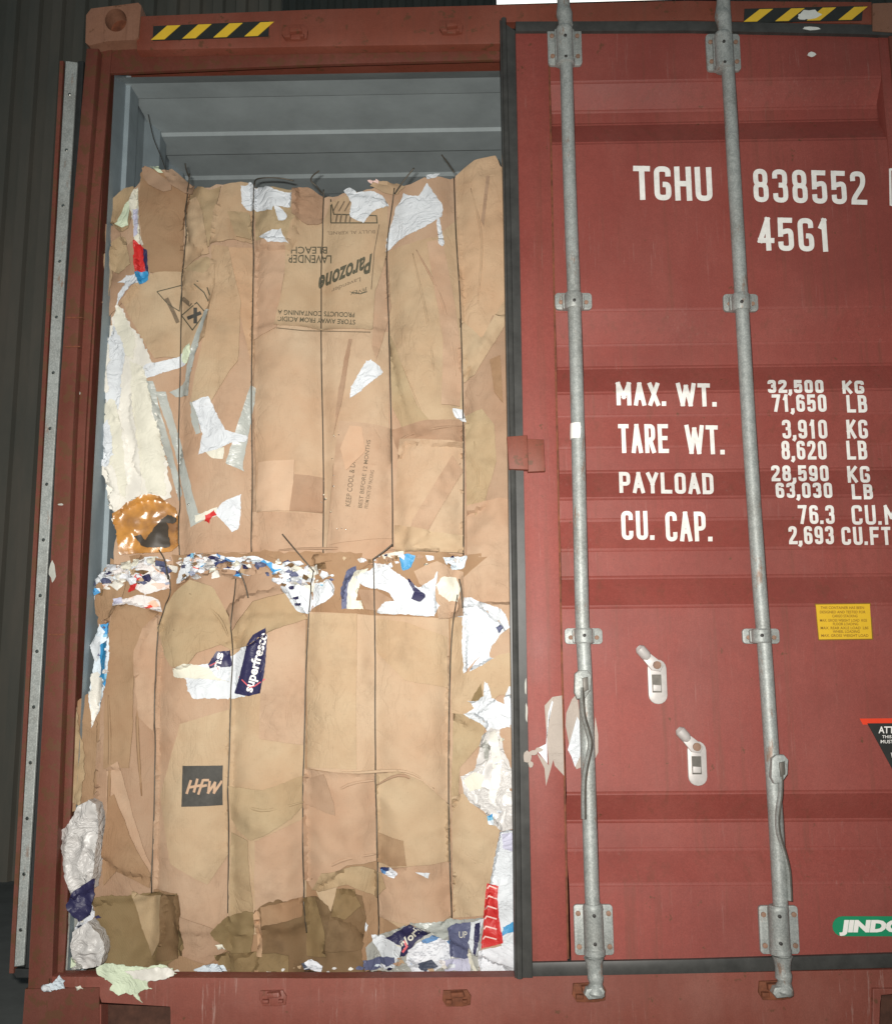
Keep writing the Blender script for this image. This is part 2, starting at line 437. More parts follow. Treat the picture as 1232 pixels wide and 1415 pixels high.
def vslope(x): return (x - 545) * 1.17e-4        # how verticals lean in the picture
def stencil(text, x0, x1, y0, y1, t, surf, y0b=None, y1b=None, gap=.32, parent=None, asp_pt=.55, name='lettering'):
    """condensed block capitals; (x0,x1,y0,y1) pixel box, y0b/y1b the box's right end"""
    y0b = y0 if y0b is None else y0b; y1b = y1 if y1b is None else y1b
    adv = []
    for ch in text:
        adv.append({' ': .75, '.': .28, ',': .28, '1': .75, 'M': 1.3, 'W': 1.45}.get(ch, 1.0))
    tot = sum(adv) + gap * (len(text) - 1); u = (x1 - x0) / tot
    bm = bmesh.new(); x = x0; off = .0034; h = y1 - y0; ym = (y0 + y1) / 2
    for ch, a in zip(text, adv):
        cw = a * u
        def tp(p, cw=cw, x=x):
            # centreline inset by half a stroke
            xx = x + t / 2 + p[0] * (cw - t)
            f = (xx - x0) / (x1 - x0); ya = y0 + (y0b - y0) * f; yb = y1 + (y1b - y1) * f
            yy = yb - t / 2 - p[1] * (yb - ya - t)
            return (xx + vslope(xx) * (yy - ym) , yy)
        if ch in '.,':
            yb = y1 + (y1b - y1) * (x - x0) / (x1 - x0); cx = x + cw / 2
            pts = [(cx, yb), (cx, yb - t * 1.1)] if ch == '.' else [(cx - t * .35, yb + t * .7), (cx + .1 * t, yb), (cx, yb - t * 1.1)]
            ribbon(bm, pts, t * 1.05, surf, off, False)
        elif ch in GL:
            asp = (cw - t) / max(h - t, 1)
            for kind, path in GL[ch]:
                off += .00008
                if kind == R_: path = rnd(path, .17, False, asp)
                elif kind == Cl: path = rnd(path, .17, True, asp)
                path = resample(path, .09, asp)
                ribbon(bm, [tp(p) for p in path], t, surf, off, kind == Cl, kind == Sx or ch not in 'G3C2569')
        x += cw + gap * u
    return mesh_obj(name, bm, M['white_paint'], parent, 'keep')

def font_text(body, p0, p1, h, surf, mat, parent, name='lettering', bold=0.0, off=.0012, shear=0.0, subdiv=0.0, up=None):
    """type set on a baseline from pixel p0 to p1 (reading direction), cap height h pixels"""
    cu = bpy.data.curves.new('t', 'FONT'); cu.body = body; cu.offset = bold; cu.resolution_u = 3; cu.fill_mode = 'FRONT'; cu.shear = shear
    ob = bpy.data.objects.new('t', cu); me = bpy.data.meshes.new_from_object(ob)
    bpy.data.objects.remove(ob); bpy.data.curves.remove(cu)
    bm = bmesh.new(); bm.from_mesh(me); bpy.data.meshes.remove(me)
    if not bm.verts: return None
    bmesh.ops.triangulate(bm, faces=bm.faces)
    p0 = Vector(p0); p1 = Vector(p1); d = p1 - p0
    xs = [v.co.x for v in bm.verts]; xa, xb = min(xs), max(xs)
    cap = .69
    upv = Vector(up) if up else Vector((d.y, -d.x)).normalized()
    wpx = d.length
    if subdiv:
        for _ in range(3):
            es = [e for e in bm.edges if math.hypot((e.verts[0].co.x - e.verts[1].co.x) / (xb - xa) * wpx, (e.verts[0].co.y - e.verts[1].co.y) / cap * h) > subdiv]
            if not es: break
            bmesh.ops.subdivide_edges(bm, edges=es, cuts=1, use_grid_fill=False)
            bmesh.ops.triangulate(bm, faces=bm.faces)
    for v in bm.verts:
        q = p0 + d * ((v.co.x - xa) / (xb - xa)) + upv * (v.co.y / cap * h)
        v.co = surf(q.x, q.y, off)
    return mesh_obj(name, bm, mat, parent, 'keep')

# ------------------------------------------------------------------ the setting
gm = simple('concrete_floor', (.16, .17, .165), .85, var=.3, scale=3, bs=.3)
bm = bmesh.new(); box(bm, (-12, -12, -.25), (12, 20, -0.05))
tag(mesh_obj('ground', bm, gm), kind='structure')

# corrugated shed wall on the left, behind the container
k = NT('shed_cladding')
sn = k.noise(1, 4, .7, k.map((5, 5, 1.2)))
M['clad'] = k.out(k.mix(k.ramp(sn, [(.3, 0), (.8, 1)]), (.11, .112, .095), (.18, .155, .125)), .7, bump=sn, bs=.2)
bm = bmesh.new()
def corr_strip(bm, x0, x1, y, z0, z1, per, dep):
    xs = []; x = x0
    while x < x1:
        xs += [(x, y), (x + per * .42, y), (x + per * .5, y + dep), (x + per * .92, y + dep)]; x += per
    xs.append((x, y))
    lo = [bm.verts.new((a, b, z0)) for a, b in xs]; hi = [bm.verts.new((a, b, z1)) for a, b in xs]
    for i in range(len(xs) - 1): bm.faces.new((lo[i], lo[i + 1], hi[i + 1], hi[i]))
    r = bmesh.ops.extrude_face_region(bm, geom=list(bm.faces))
    for v in r['geom']:
        if isinstance(v, bmesh.types.BMVert): v.co.y += .02
corr_strip(bm, -6, -.02, 2.35, -.05, 7, .13, .03)
tag(mesh_obj('shed_wall', bm, M['clad']), 'dark brown vertically ribbed cladding of the shed behind the open left door', 'wall')
# rear cladding higher up, behind the roof line
bm = bmesh.new(); corr_strip(bm, -9, 10, 14.5, -.05, 14, .3, .04)
tag(mesh_obj('shed_wall', bm, M['clad']), 'dark far shed wall seen above the container roof', 'wall')
# bright rooflight above the container, behind the locking bars
k = NT('rooflight_glow')
e = k.n('ShaderNodeEmission'); e.inputs[0].default_value = (1, 1, .93, 1); e.inputs[1].default_value = 1.6
k.l(e.outputs[0], k.t.nodes['Material Output'].inputs[0])
bm = bmesh.new(); Y = 6.0
a = W(686, 6, Y); b = W(1000, -3, Y)
pp = [a, b, b + Vector((0, 0, .9)), a + Vector((0, 0, .9))]
prism(bm, pp, Y + .04)
rl = thing('rooflight', 'glowing white rooflight just above the container behind the left locking bar', 'skylight', (a + b) / 2)
mesh_obj('pane', bm, k.m, rl)
bm = bmesh.new(); 
for p, q in ((0, 1), (1, 2), (2, 3), (3, 0)): tube(bm, [pp[p] + Vector((0, .02, 0)), pp[q] + Vector((0, .02, 0))], .018, 6)
mesh_obj('frame', bm, M['bolt'], rl)

# ------------------------------------------------------------------ the container
CO = thing('shipping_container', 'rusty red shipping container with its right door closed and paper bales in the open half', 'container', (1.2, 0, 0))
XR = 2.438
# left post: front face, stepped inner flange, worn edge
PL = [(119, 66), (100, 300), (79, 597), (65, 890), (42, 1300), (37, 1420), (36, 1440)]
PMid = [(136, 66), (117, 300), (101, 597), (90, 890), (74, 1300), (70, 1420), (69, 1440)]
PR = [(155, 66), (136, 300), (118, 597), (107, 890), (91, 1300), (88, 1346)]
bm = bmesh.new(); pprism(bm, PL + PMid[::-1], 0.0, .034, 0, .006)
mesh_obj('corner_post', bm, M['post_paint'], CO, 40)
bm = bmesh.new(); pprism(bm, [(x - 2, y) for x, y in PMid[:5]] + [(71, 1346)] + PR[::-1], .035, .046, 0, .003)
box(bm, (.022, .047, .12), (.034, .15, 2.76))
split_obj('post_flange', bm, M['post_paint'], CO, 40)
# hinge seams and grey chips on the post
bm = bmesh.new()
for (x, y, hh) in ((93, 438, 1.6), (90, 478, 1.6), (70, 835, 1.6), (68, 876, 1.6)):
    pprism(bm, [(x, y), (x + 21, y), (x + 21, y + hh), (x, y + hh)], -.002, .01)
split_obj('hinge_seam', bm, M['rust'], CO)
def chip(bm, cx, cy, w_, h_, yf, seed=0, th=.0015):
    random.seed(seed); n = 11
    pprism(bm, [(cx + w_ / 2 * math.cos(t * 2 * math.pi / n) * random.uniform(.6, 1.1), cy + h_ / 2 * math.sin(t * 2 * math.pi / n) * random.uniform(.7, 1.1)) for t in range(n)], yf, yf + th + .0005)
M['chip'] = simple('bare_primer', (.40, .40, .36), .6, var=.25)
bm = bmesh.new()
for c in ((73, 790, 11, 30, -.0015, 1), (110, 543, 3, 5, .033, 2), (113, 460, 3, 26, .033, 3), (108, 500, 3, 30, .033, 4), (84, 697, 8, 3, -.0015, 5)):
    chip(bm, *c)
split_obj('paint_chip', bm, M['chip'], CO)
# right post (mostly out of frame)
bm = bmesh.new(); box(bm, (XR - .075, 0, .12), (XR, .16, 2.78), 0, .006)
mesh_obj('corner_post', bm, M['post_paint'], CO, 40)

# corner castings with an oval hole
def casting(poly, hole, name='corner_casting', d=.17, mat='cast_paint'):
    bm = bmesh.new(); n = 28
    outer = []
    # resample outer poly to n points by angle around hole centre
    hx, hy, rx, ry = hole
    def ray(ang):
        dx, dy = math.cos(ang), math.sin(ang); best = None
        for i in range(len(poly)):
            x1, y1 = poly[i]; x2, y2 = poly[(i + 1) % len(poly)]
            ex, ey = x2 - x1, y2 - y1; den = dx * ey - dy * ex
            if abs(den) < 1e-9: continue
            t = ((x1 - hx) * ey - (y1 - hy) * ex) / den; s = ((x1 - hx) * dy - (y1 - hy) * dx) / den
            if t > 0 and -1e-6 <= s <= 1 + 1e-6 and (best is None or t < best): best = t
        return (hx + dx * best, hy + dy * best)
    angs = [2 * math.pi * i / n for i in range(n)] + [math.atan2(y - hy, x - hx) % (2 * math.pi) for x, y in poly]
    angs = sorted(set(round(a, 5) for a in angs)); n = len(angs)
    o1 = [W(*ray(a), 0) for a in angs]
    h1 = [W(hx + rx * math.cos(a), hy + ry * math.sin(a), 0) for a in angs]
    f0 = [bm.verts.new(p + Vector((0, -.004, 0))) for p in o1]; fb = [bm.verts.new((p.x, d, p.z)) for p in o1]
    g0 = [bm.verts.new(p + Vector((0, -.004, 0))) for p in h1]; gb = [bm.verts.new((p.x, .05, p.z)) for p in h1]
    for i in range(n):
        j = (i + 1) % n
        bm.faces.new((f0[i], f0[j], g0[j], g0[i])); bm.faces.new((f0[i], fb[i], fb[j], f0[j])); q = bm.faces.new((g0[i], g0[j], gb[j], gb[i]))
    q = bm.faces.new(gb); q.material_index = 1
    bm.faces.new(fb[::-1])
    return mesh_obj(name, bm, [M[mat], M['rust']], CO, 35)
casting([(127, 13), (192, 5), (196, 9), (192, 52), (188, 56), (150, 58), (124, 64), (119, 60), (120, 22)], (161, 29, 15, 16))
casting([(36, 1366), (138, 1364), (138, 1500), (26, 1500)], (88, 1446, 24, 26), 'corner_casting', .17, 'post_paint')
casting([(1204, 6), (1290, 3), (1290, 68), (1240, 68), (1234, 46), (1204, 44)], (1258, 24, 16, 15))

# header: front face, lower recessed lip, cap
bm = bmesh.new()
pprism(bm, [(189, 22), (440, 13), (690, 7), (950, 1), (1204, 2), (1204, 33), (1180, 32), (950, 28), (695, 29), (692, 60), (440, 64), (189, 69), (189, 57)], .004, .039, 0, .004)
mesh_obj('header', bm, M['frame_paint'], CO, 40)
bm = bmesh.new()
pprism(bm, [(130, 66), (189, 66), (440, 60), (693, 56), (693, 82), (440, 89), (153, 101), (130, 101)], .04, .052, 0, .003)
mesh_obj('header_lip', bm, M['post_paint'], CO, 40)
bm = bmesh.new(); pprism(bm, [(694, 29), (694, 26), (950, 26), (1204, 31), (1232, 34), (1290, 36), (1290, 56), (694, 56)], .07, .12, 0)
mesh_obj('header_back', bm, M['gasket_dark'], CO)

# hazard stickers
def hazard(poly, stripes, name, chips=()):
    bm = bmesh.new(); pprism(bm, poly, .0015, .006)
    o = mesh_obj(name, bm, M['black'], CO)
    bm = bmesh.new()
    for s in stripes: pprism(bm, s, .0002, .0018)
    split_obj('yellow_stripe', bm, M['yellow'], o)
    return o
def hz(x0, x1, yt0, yt1, yb0, yb1, sk):
    st = []; n = 4; span = (x1 - x0)
    for i in range(n):
        a = x0 + span * (i * .262 + .0); wd = span * .112
        f = lambda x: (x - x0) / span
        bt = lambda x: yb0 + (yb1 - yb0) * f(x) - 1.2
        tt = lambda x: yt0 + (yt1 - yt0) * f(x) + 1.2
        bl = a + 1; st.append([(bl, bt(bl)), (bl + wd, bt(bl + wd)), (bl + wd + sk, tt(bl + wd + sk)), (bl + sk, tt(bl + sk))])
    return st
hazard([(212, 36), (372, 29), (371, 50), (211, 56)], hz(208, 372, 35, 29, 56, 50, 22), 'hazard_sticker')
hz2 = hazard([(1028, 12), (1192, 8), (1190, 28), (1027, 31)], hz(1026, 1192, 12, 8, 31, 28, 22), 'hazard_sticker')
M['chip2'] = simple('pale_scrape', (.66, .68, .64), .6, var=.15)
bm = bmesh.new(); chip(bm, 1119, 20, 30, 16, -.001, 22); chip(bm, 1108, 23, 18, 10, -.0014, 23); chip(bm, 1121, 75, 13, 7, .004, 24); chip(bm, 1120, 39, 30, 5, -.003, 25)
split_obj('paint_chip', bm, M['chip2'], CO)

# threshold sill
bm = bmesh.new()
pprism(bm, [(66, 1349), (230, 1351), (450, 1352), (690, 1350), (960, 1345), (1290, 1338), (1290, 1372), (1214, 1372), (1212, 1440), (238, 1440), (238, 1388), (138, 1388), (138, 1364), (66, 1366)], .0, .055, 0, .005)
mesh_obj('threshold_sill', bm, M['sill_paint'], CO, 40)
bm = bmesh.new(); pprism(bm, [(137, 1386), (240, 1386), (240, 1442), (137, 1442)], .05, .06); pprism(bm, [(1211, 1370), (1292, 1370), (1292, 1442), (1211, 1442)], .05, .06)
split_obj('sill_recess', bm, simple('dark_rusty_recess', (.075, .032, .02), .85, var=.5), CO)
bm = bmesh.new(); pprism(bm, [(137, 1388), (140, 1388), (140, 1440), (137, 1440)], .0, .05); pprism(bm, [(236, 1387), (239, 1387), (239, 1440), (236, 1440)], -.001, .05)
pprism(bm, [(1205, 1366), (1290, 1366), (1290, 1372), (1214, 1372), (1214, 1440), (1205, 1440)], -.008, .03, 0, .003)
split_obj('recess_lip', bm, M['sill_paint'], CO)

# interior: floor, left wall, roof, end wall
bm = bmesh.new(); box(bm, (.04, .056, .04), (2.40, 12, W(400, 1346, .098).z - .002))
fl0 = W(100, 1349, 0).z
mesh_obj('floor', bm, simple('plywood_floor', (.2, .12, .07), .8, var=.3, scale=8), CO)
xw = W(155, 120, .035).x + .004
bm = bmesh.new()
z0, z1 = .08, 2.80
prof = [(xw - .004, .05), (xw - .004, .15), (xw + .010, .152), (xw + .010, .23), (xw - .012, .245), (xw - .012, .36)]; y = .36
while y < 5.9:
    prof += [(xw + .02, y + .07), (xw + .02, y + .14), (xw - .012, y + .21), (xw - .012, y + .28)]; y += .28
prof += [(xw - .012, 12)]
lo = [bm.verts.new((a, b, z0)) for a, b in prof]; hi = [bm.verts.new((a, b, z1)) for a, b in prof]
for i in range(len(prof) - 1): bm.faces.new((lo[i], lo[i + 1], hi[i + 1], hi[i]))
mesh_obj('side_wall', bm, M['inner_grey'], CO)
bm = bmesh.new(); box(bm, (2.38, .2, .08), (2.40, 12, 2.80)); mesh_obj('side_wall', bm, M['inner_grey'], CO)
bm = bmesh.new(); box(bm, (.02, .151, .08), (.035, 12, 2.80)); mesh_obj('outer_skin', bm, M['frame_paint'], CO)
bm = bmesh.new(); box(bm, (.06, 11.95, .08), (2.38, 12, 2.80)); mesh_obj('front_wall', bm, M['inner_grey'], CO)
# roof with cross corrugations
bm = bmesh.new()
prof = [(.056, 2.702), (.14, 2.736), (.23, 2.742), (.24, 2.747), (.44, 2.747)]; y = .45
while y < 11:
    prof += [(y, 2.738), (y + .12, 2.738), (y + .14, 2.747), (y + .285, 2.747)]; y += .30
lo = [bm.verts.new((.05, a, b)) for a, b in prof]; hi = [bm.verts.new((2.40, a, b)) for a, b in prof]
for i in range(len(prof) - 1): bm.faces.new((lo[i], lo[i + 1], hi[i + 1], hi[i]))
mesh_obj('roof', bm, M['inner_roof'], CO)
bm = bmesh.new(); box(bm, (.04, .055, 2.77), (2.40, 12, 2.79)); mesh_obj('roof_skin', bm, M['frame_paint'], CO)
# light grey inner door post strip just inside the opening
bm = bmesh.new(); pprism(bm, [(x + 1, y) for x, y in PR] + [(x + 9, y) for x, y in PR[::-1]], .10, .12)
mesh_obj('inner_post', bm, M['inner_grey'], CO)

# the open left door, folded back along the side: edge with rubber and riveted strip
LD = thing_l = bpy.data.objects.new('left_door', None); C.objects.link(LD); parent_to(LD, CO); LD.location = Vector((-1.3, 0, 0))
def lerp_poly(xa, ya, xb, yb, w0, w1):
    return [(xa, ya), (xa + w0, ya), (xb + w1, yb), (xb, yb)]
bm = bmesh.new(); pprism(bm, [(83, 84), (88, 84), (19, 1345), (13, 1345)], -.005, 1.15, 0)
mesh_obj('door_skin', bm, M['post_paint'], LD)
bm = bmesh.new(); pprism(bm, [(88, 88), (107, 88), (34, 1336), (19, 1336)], .006, 1.15, 0)
mesh_obj('door_frame', bm, M['gasket_dark'], LD)
bm = bmesh.new(); pprism(bm, [(91, 84), (107, 86), (33, 1334), (20, 1336)], -.004, .004, 0, .0015)
mesh_obj('gasket_retainer', bm, M['galv'], LD)
bm = bmesh.new()
for i in range(16):
    yy = 130 + i * 77; xx = 99 + (26 - 99) * (yy - 85) / 1250
    p = W(xx, yy, -.005); tube(bm, [p + Vector((0, .002, 0)), p, p + Vector((0, -.0015, 0))], [.005, .005, .003], 8, up=(1, 0, 0))
split_obj('rivet', bm, simple('rivet_steel', (.5, .5, .46), .25, 1.0, var=.1), LD)
bm = bmesh.new(); pprism(bm, [(108, 84), (116, 84), (41, 1340), (34, 1340)], .015, .06, 0, .003)
mesh_obj('gasket', bm, M['gasket_dark'], LD)
bm = bmesh.new(); pprism(bm, [(12, 1338), (58, 1340), (57, 1352), (22, 1352)], .004, .06, 0, .003)
mesh_obj('gasket', bm, M['gasket_dark'], LD)

# keepers for the missing bars of the left door
def keeper(cx, cy, yf=-.001, s=1.0, mat='frame_paint'):
    bm = bmesh.new()
    pprism(bm, [(cx - 18 * s, cy - 9 * s), (cx + 12 * s, cy - 10 * s), (cx + 17 * s, cy - 2 * s), (cx + 16 * s, cy + 9 * s), (cx + 6 * s, cy + 11 * s), (cx - 14 * s, cy + 11 * s), (cx - 19 * s, cy + 3 * s)], yf - .006, yf + .008, 0, .002)
    pprism(bm, [(cx - 9 * s, cy - 6 * s), (cx + 7 * s, cy - 7 * s), (cx + 9 * s, cy - 1 * s), (cx - 8 * s, cy + 1 * s)], yf - .022, yf - .004, 0, .003)
    pprism(bm, [(cx - 15 * s, cy + 3 * s), (cx - 7 * s, cy + 3 * s), (cx - 7 * s, cy + 8 * s), (cx - 15 * s, cy + 8 * s)], yf - .018, yf - .004, 0, .003)
    pprism(bm, [(cx + 6 * s, cy + 3 * s), (cx + 12 * s, cy + 3 * s), (cx + 12 * s, cy + 7 * s), (cx + 6 * s, cy + 7 * s)], yf - .018, yf - .004, 0, .003)
    return mesh_obj('bar_keeper', bm, M[mat], CO, 40)
keeper(408, 43); keeper(624, 36, s=.9); keeper(378, 1379, s=1.05, mat='sill_paint'); keeper(632, 1379, s=1.1, mat='rust')
keeper(815, 1371, s=1.3, mat='rust'); keeper(1072, 1368, s=1.3, mat='rust')

# ---- closed right door
DR = bpy.data.objects.new('right_door', None); C.objects.link(DR); parent_to(DR, CO); DR.location = Vector((.6, 0, 0))
YD = .012
def zpx(y): return W(900, y, YD).z
prof_px = [(30, 0), (100, 0), (112, 0), (140, 1), (158, 1), (196, 0), (428, 0), (468, 1), (500, 1), (542, 0), (574, 0), (612, 1), (646, 1), (688, 0), (718, 0), (756, 1), (795, 1), (838, 0),
           (1096, 0), (1138, 1), (1178, 1), (1222, 0), (1345, 0)]
DEP = .050
PROF = [(zpx(y) if y > 100 or y == 30 else zpx(y), d * DEP) for y, d in prof_px]
PROF = sorted(PROF)
def pdep(z):
    if z <= PROF[0][0]: return PROF[0][1]
    for (a, da), (b, db) in zip(PROF, PROF[1:]):
        if a <= z <= b: return da + (db - da) * (z - a) / max(b - a, 1e-9)
    return PROF[-1][1]
XS = W(770, 690, YD).x     # seam between flat stile and ribbed panel
def door_surf(px, py, off=0):
    y = YD
    for _ in range(6):
        p = W(px, py, y - off)
        y = YD + (pdep(p.z) if p.x > XS else 0)
    return W(px, py, y - off)
bm = bmesh.new()
xs = [XS + .002, 1.6, 1.9, 2.2, 2.362]
zt, zb = W(900, 40, YD).z, W(900, 1333, YD).z
pz = [(zb, 0)] + [(z, d) for z, d in PROF if zb < z < zt] + [(zt, 0)]
def dz(x, z): return z - (.026 * ((x - 1.2) / 1.2) ** 1.3 if z > 2.7 else 0) + (.018 * ((x - 1.2) / 1.2) if z < .22 else 0)
g = [[bm.verts.new((x, YD + d, dz(x, z))) for x in xs] for z, d in pz]
for i in range(len(pz) - 1):
    for j in range(len(xs) - 1): bm.faces.new((g[i][j], g[i][j + 1], g[i + 1][j + 1], g[i + 1][j]))
r = bmesh.ops.extrude_face_region(bm, geom=list(bm.faces))
for v in r['geom']:
    if isinstance(v, bmesh.types.BMVert): v.co.y += .004
bmesh.ops.bevel(bm, geom=[e for e in bm.edges if len(e.link_faces) == 2 and e.calc_face_angle(0) > .2 and abs(e.verts[0].co.z - e.verts[1].co.z) < .02 and min(v.co.z for v in e.verts) > zb + .05 and max(v.co.z for v in e.verts) < zt - .05], offset=.005, segments=3, affect='EDGES')
mesh_obj('panel', bm, M['door_paint'], DR, 14)
bm = bmesh.new()
pprism(bm, [(711, 44), (757, 44.5), (784, 1330), (735, 1331), (726, 900)], YD - .002, YD + .045, 0, .003)
mesh_obj('door_stile', bm, M['door_paint'], DR, 40)
bm = bmesh.new(); box(bm, (2.335, YD - .003, .15), (2.40, YD + .045, W(1225, 52, YD).z), 0, .003)
mesh_obj('door_stile', bm, M['door_paint'], DR, 40)
bm = bmesh.new(); pprism(bm, [(756.5, 50), (759, 50), (786, 1325), (783.5, 1325)], YD - .0025, YD + .002)
mesh_obj('weld_seam', bm, M['rust'], DR)
# gasket round the door
bm = bmesh.new()
L = [(x, y) for x, y in ((690, 26), (696, 300), (702, 640), (707, 1000), (711, 1352))]
Rg = [(712, 42), (717, 300), (723, 640), (729, 1000), (736, 1352)]
pprism(bm, L + Rg[::-1], -.006, .05, 0, .004)
pl = catmull([W(*p, -.006) + Vector((.012, 0, 0)) for p in L], 6); tube(bm, pl, .008, 8)
mesh_obj('gasket', bm, M['gasket'], DR, 40)
bm = bmesh.new()
pprism(bm, [(712, 29), (950, 29), (1200, 34), (1290, 38), (1290, 52), (1190, 47), (950, 42), (712, 43)], -.002, .05, 0, .003)
mesh_obj('gasket', bm, M['gasket'], DR, 40)
bm = bmesh.new()
pprism(bm, [(735, 1330), (960, 1326), (1290, 1316), (1290, 1336), (960, 1345), (735, 1350)], -.002, .05, 0, .003)
mesh_obj('gasket', bm, M['gasket'], DR, 40)
# interlock lug that crosses the gasket
bm = bmesh.new()
pprism(bm, [(700, 603), (728, 601), (730, 649), (703, 648)], -.022, .0, 0, .003)
pprism(bm, [(726, 606), (751, 607), (753, 651), (729, 652)], -.008, .011, 0, .003)
split_obj('interlock_lug', bm, M['frame_paint'], DR, 40)
# scuffed edge of the gasket
bm = bmesh.new()
for c in ((726, 948, 3, 26, -.0075, 41), (727, 985, 4, 30, -.0075, 42), (716, 1270, 3, 60, -.0075, 43)): chip(bm, *c)
split_obj('paint_chip', bm, M['chip'], DR)

# lettering
def ST(*a, **k_): return stencil(*a, surf=door_surf, parent=DR, **k_)
ST('TGHU', 875, 983, 229, 276, 7.4, y0b=231, y1b=278, gap=.22)
ST('838552', 1040, 1195, 233, 279, 6.8, y0b=237, y1b=283, gap=.3)
ST('45G1', 1046, 1146, 300, 346, 7, y0b=302, y1b=348, gap=.3)
ST('MAX.', 851, 919, 528, 560, 5.8, y0b=529, y1b=561, gap=.25)
ST('WT.', 935, 989, 529, 561, 5.8, y0b=530, y1b=562, gap=.2)
ST('TARE', 854, 923, 586, 626, 5.8, gap=.25)
ST('WT.', 947, 1000, 587, 627, 5.8, y0b=588, y1b=628, gap=.2)
ST('PAYLOAD', 855, 985, 652, 681, 5.2, y0b=654, y1b=683, gap=.25)
ST('CU.', 858, 903, 706, 746, 5.8, gap=.25)
ST('CAP.', 919, 983, 707, 748, 5.8, gap=.25)
for txt, a, b, y0, y1 in (('32,500', 1060, 1137, 525, 543), ('KG', 1163, 1193, 526, 544), ('71,650', 1066, 1141, 545, 569), ('LB', 1169, 1197, 546, 570),
                        ('3,910', 1080, 1142, 580, 606), ('KG', 1169, 1198, 580, 606), ('8,620', 1079, 1141, 609, 635), ('LB', 1169, 1197, 609, 635),
                        ('28,590', 1065, 1144, 643, 665), ('KG', 1170, 1201, 644, 667), ('63,030', 1071, 1149, 667, 688), ('LB', 1176, 1205, 669, 690),
                        ('76.3', 1102, 1152, 698, 724), ('CU.M', 1176, 1240, 698, 725), ('2,693', 1089, 1151, 727, 752), ('CU.FT', 1162, 1230, 728, 753)):
    ST(txt, a, b, y0, y1, 4.4, gap=.28)
bm = bmesh.new()
for p_ in ([(1229, 234), (1262, 235)], [(1262, 235), (1262, 284)], [(1262, 284), (1230, 283)], [(1230, 284), (1229, 233)]):
    ribbon(bm, resample(p_, 12, 1), 3.2, door_surf, .0034 + .00005 * len(bm.verts), False)
mesh_obj('lettering', bm, M['white_paint'], DR, 'keep')
ST('1', 1238, 1254, 240, 278, 6)

# yellow certificate label
def surf_quad(poly, off, mat, name, parent, surf=None, n=4, yb=.003, label=None):
    surf = surf or door_surf
    bm = bmesh.new(); f = [bm.verts.new(surf(x, y, off)) for x, y in poly]; b = [bm.verts.new(v.co + Vector((0, yb, 0))) for v in f]
    bm.faces.new(f); bm.faces.new(b[::-1])
    for i in range(len(f)): bm.faces.new((f[i], b[i], b[(i + 1) % len(f)], f[(i + 1) % len(f)]))
    return mesh_obj(name, bm, mat, parent, label=label)
surf_quad([(1125, 834), (1202, 833), (1206, 884), (1130, 885)], .0015, M['ylab_ink'], 'label_border', DR)
surf_quad([(1126.5, 835.5), (1201, 834.5), (1204, 882.5), (1131, 883.5)], .003, M['ylab'], 'certificate_label', DR)
for i, (t_, a, b) in enumerate((('THIS CONTAINER HAS BEEN', 1133, 1193), ('DESIGNED AND TESTED FOR', 1132, 1195), ('CARGO STACKING', 1149, 1184), ('MAX. GROSS WEIGHT LOAD  KGS', 1132, 1197), ('FLOOR LOADING', 1150, 1185), ('MAX. REAR AXLE LOAD  LBS', 1133, 1199), ('WHEEL LOADING', 1150, 1187), ('MAX. GROSS WEIGHT LOAD', 1134, 1199))):
    yb = (841.5, 847.5, 853, 859, 864, 869.5, 874.5, 880)[i]
    font_text(t_, (a, yb), (b, yb), 3.6, door_surf, M['ylab_ink'], DR, off=.0036, bold=.012)
# warning triangle
surf_quad([(1187, 993), (1300, 992), (1250, 1110)], .0015, M['lab_red'], 'warning_label', DR)
surf_quad([(1198, 999.5), (1292, 999), (1250, 1096)], .0032, M['black'], 'warning_label', DR)
font_text('ATTENTION', (1213, 1013), (1276, 1013), 9, door_surf, M['lab_white'], DR, off=.0042, bold=.02)
font_text('THIS CONTAINER', (1218, 1020), (1270, 1020), 4, door_surf, M['lab_white'], DR, off=.0042, bold=.01)
font_text('MUST BE CLOSED', (1216, 1027), (1272, 1027), 4.5, door_surf, M['lab_white'], DR, off=.0042, bold=.01)
font_text('WARNING', (1230, 1048), (1266, 1048), 8, door_surf, M['lab_white'], DR, off=.0042, bold=.01)
# green maker's plate
pl_ = []
for cx, a0 in ((1163, 90), (1262, -90)):
    for i in range(9):
        a = math.radians(a0 + i * 22.5); pl_.append((cx + 13.5 * math.cos(a), 1280 - 13.8 * math.sin(a)))
surf_quad(pl_, .002, M['green'], 'maker_plate', DR)
font_text('JINDO', (1159, 1287), (1248, 1287), 14.5, door_surf, M['lab_white'], DR, off=.003, bold=.065, shear=.10)

# torn sticker remnants beside the left locking bar
for poly in ([(752, 975), (763, 963), (776, 961), (779, 1072), (766, 1058), (764, 1050), (754, 1086), (752, 1062), (741, 1040), (752, 1050), (758, 1058)],
             [(781, 1002), (782, 985), (790, 966), (797, 958), (800, 985), (803, 1060), (796, 1063), (789, 1045)],
             [(822, 990), (826, 1015), (826, 1040), (822, 1048), (819, 1046)]):
    surf_quad(poly, .004, M['torn'], 'torn_sticker', DR, yb=.0025)
for poly in ([(754, 1028), (757, 985), (762, 968), (764, 970), (755, 1010), (756, 1055), (740, 1035)], [(784, 1036), (797, 990), (802, 1000), (801, 1045), (794, 1060), (789, 1045)]):
    surf_quad(poly, .0065, M['white'], 'torn_sticker', DR, yb=.002)
bm = bmesh.new()
for c in ((729, 1046, 14, 18, -.009, 51), (736, 1040, 12, 9, -.011, 52), (733, 1056, 8, 10, -.010, 53), (744, 1036, 12, 7, .004, 54)): chip(bm, *c)
split_obj('torn_sticker', bm, M['torn'], DR)

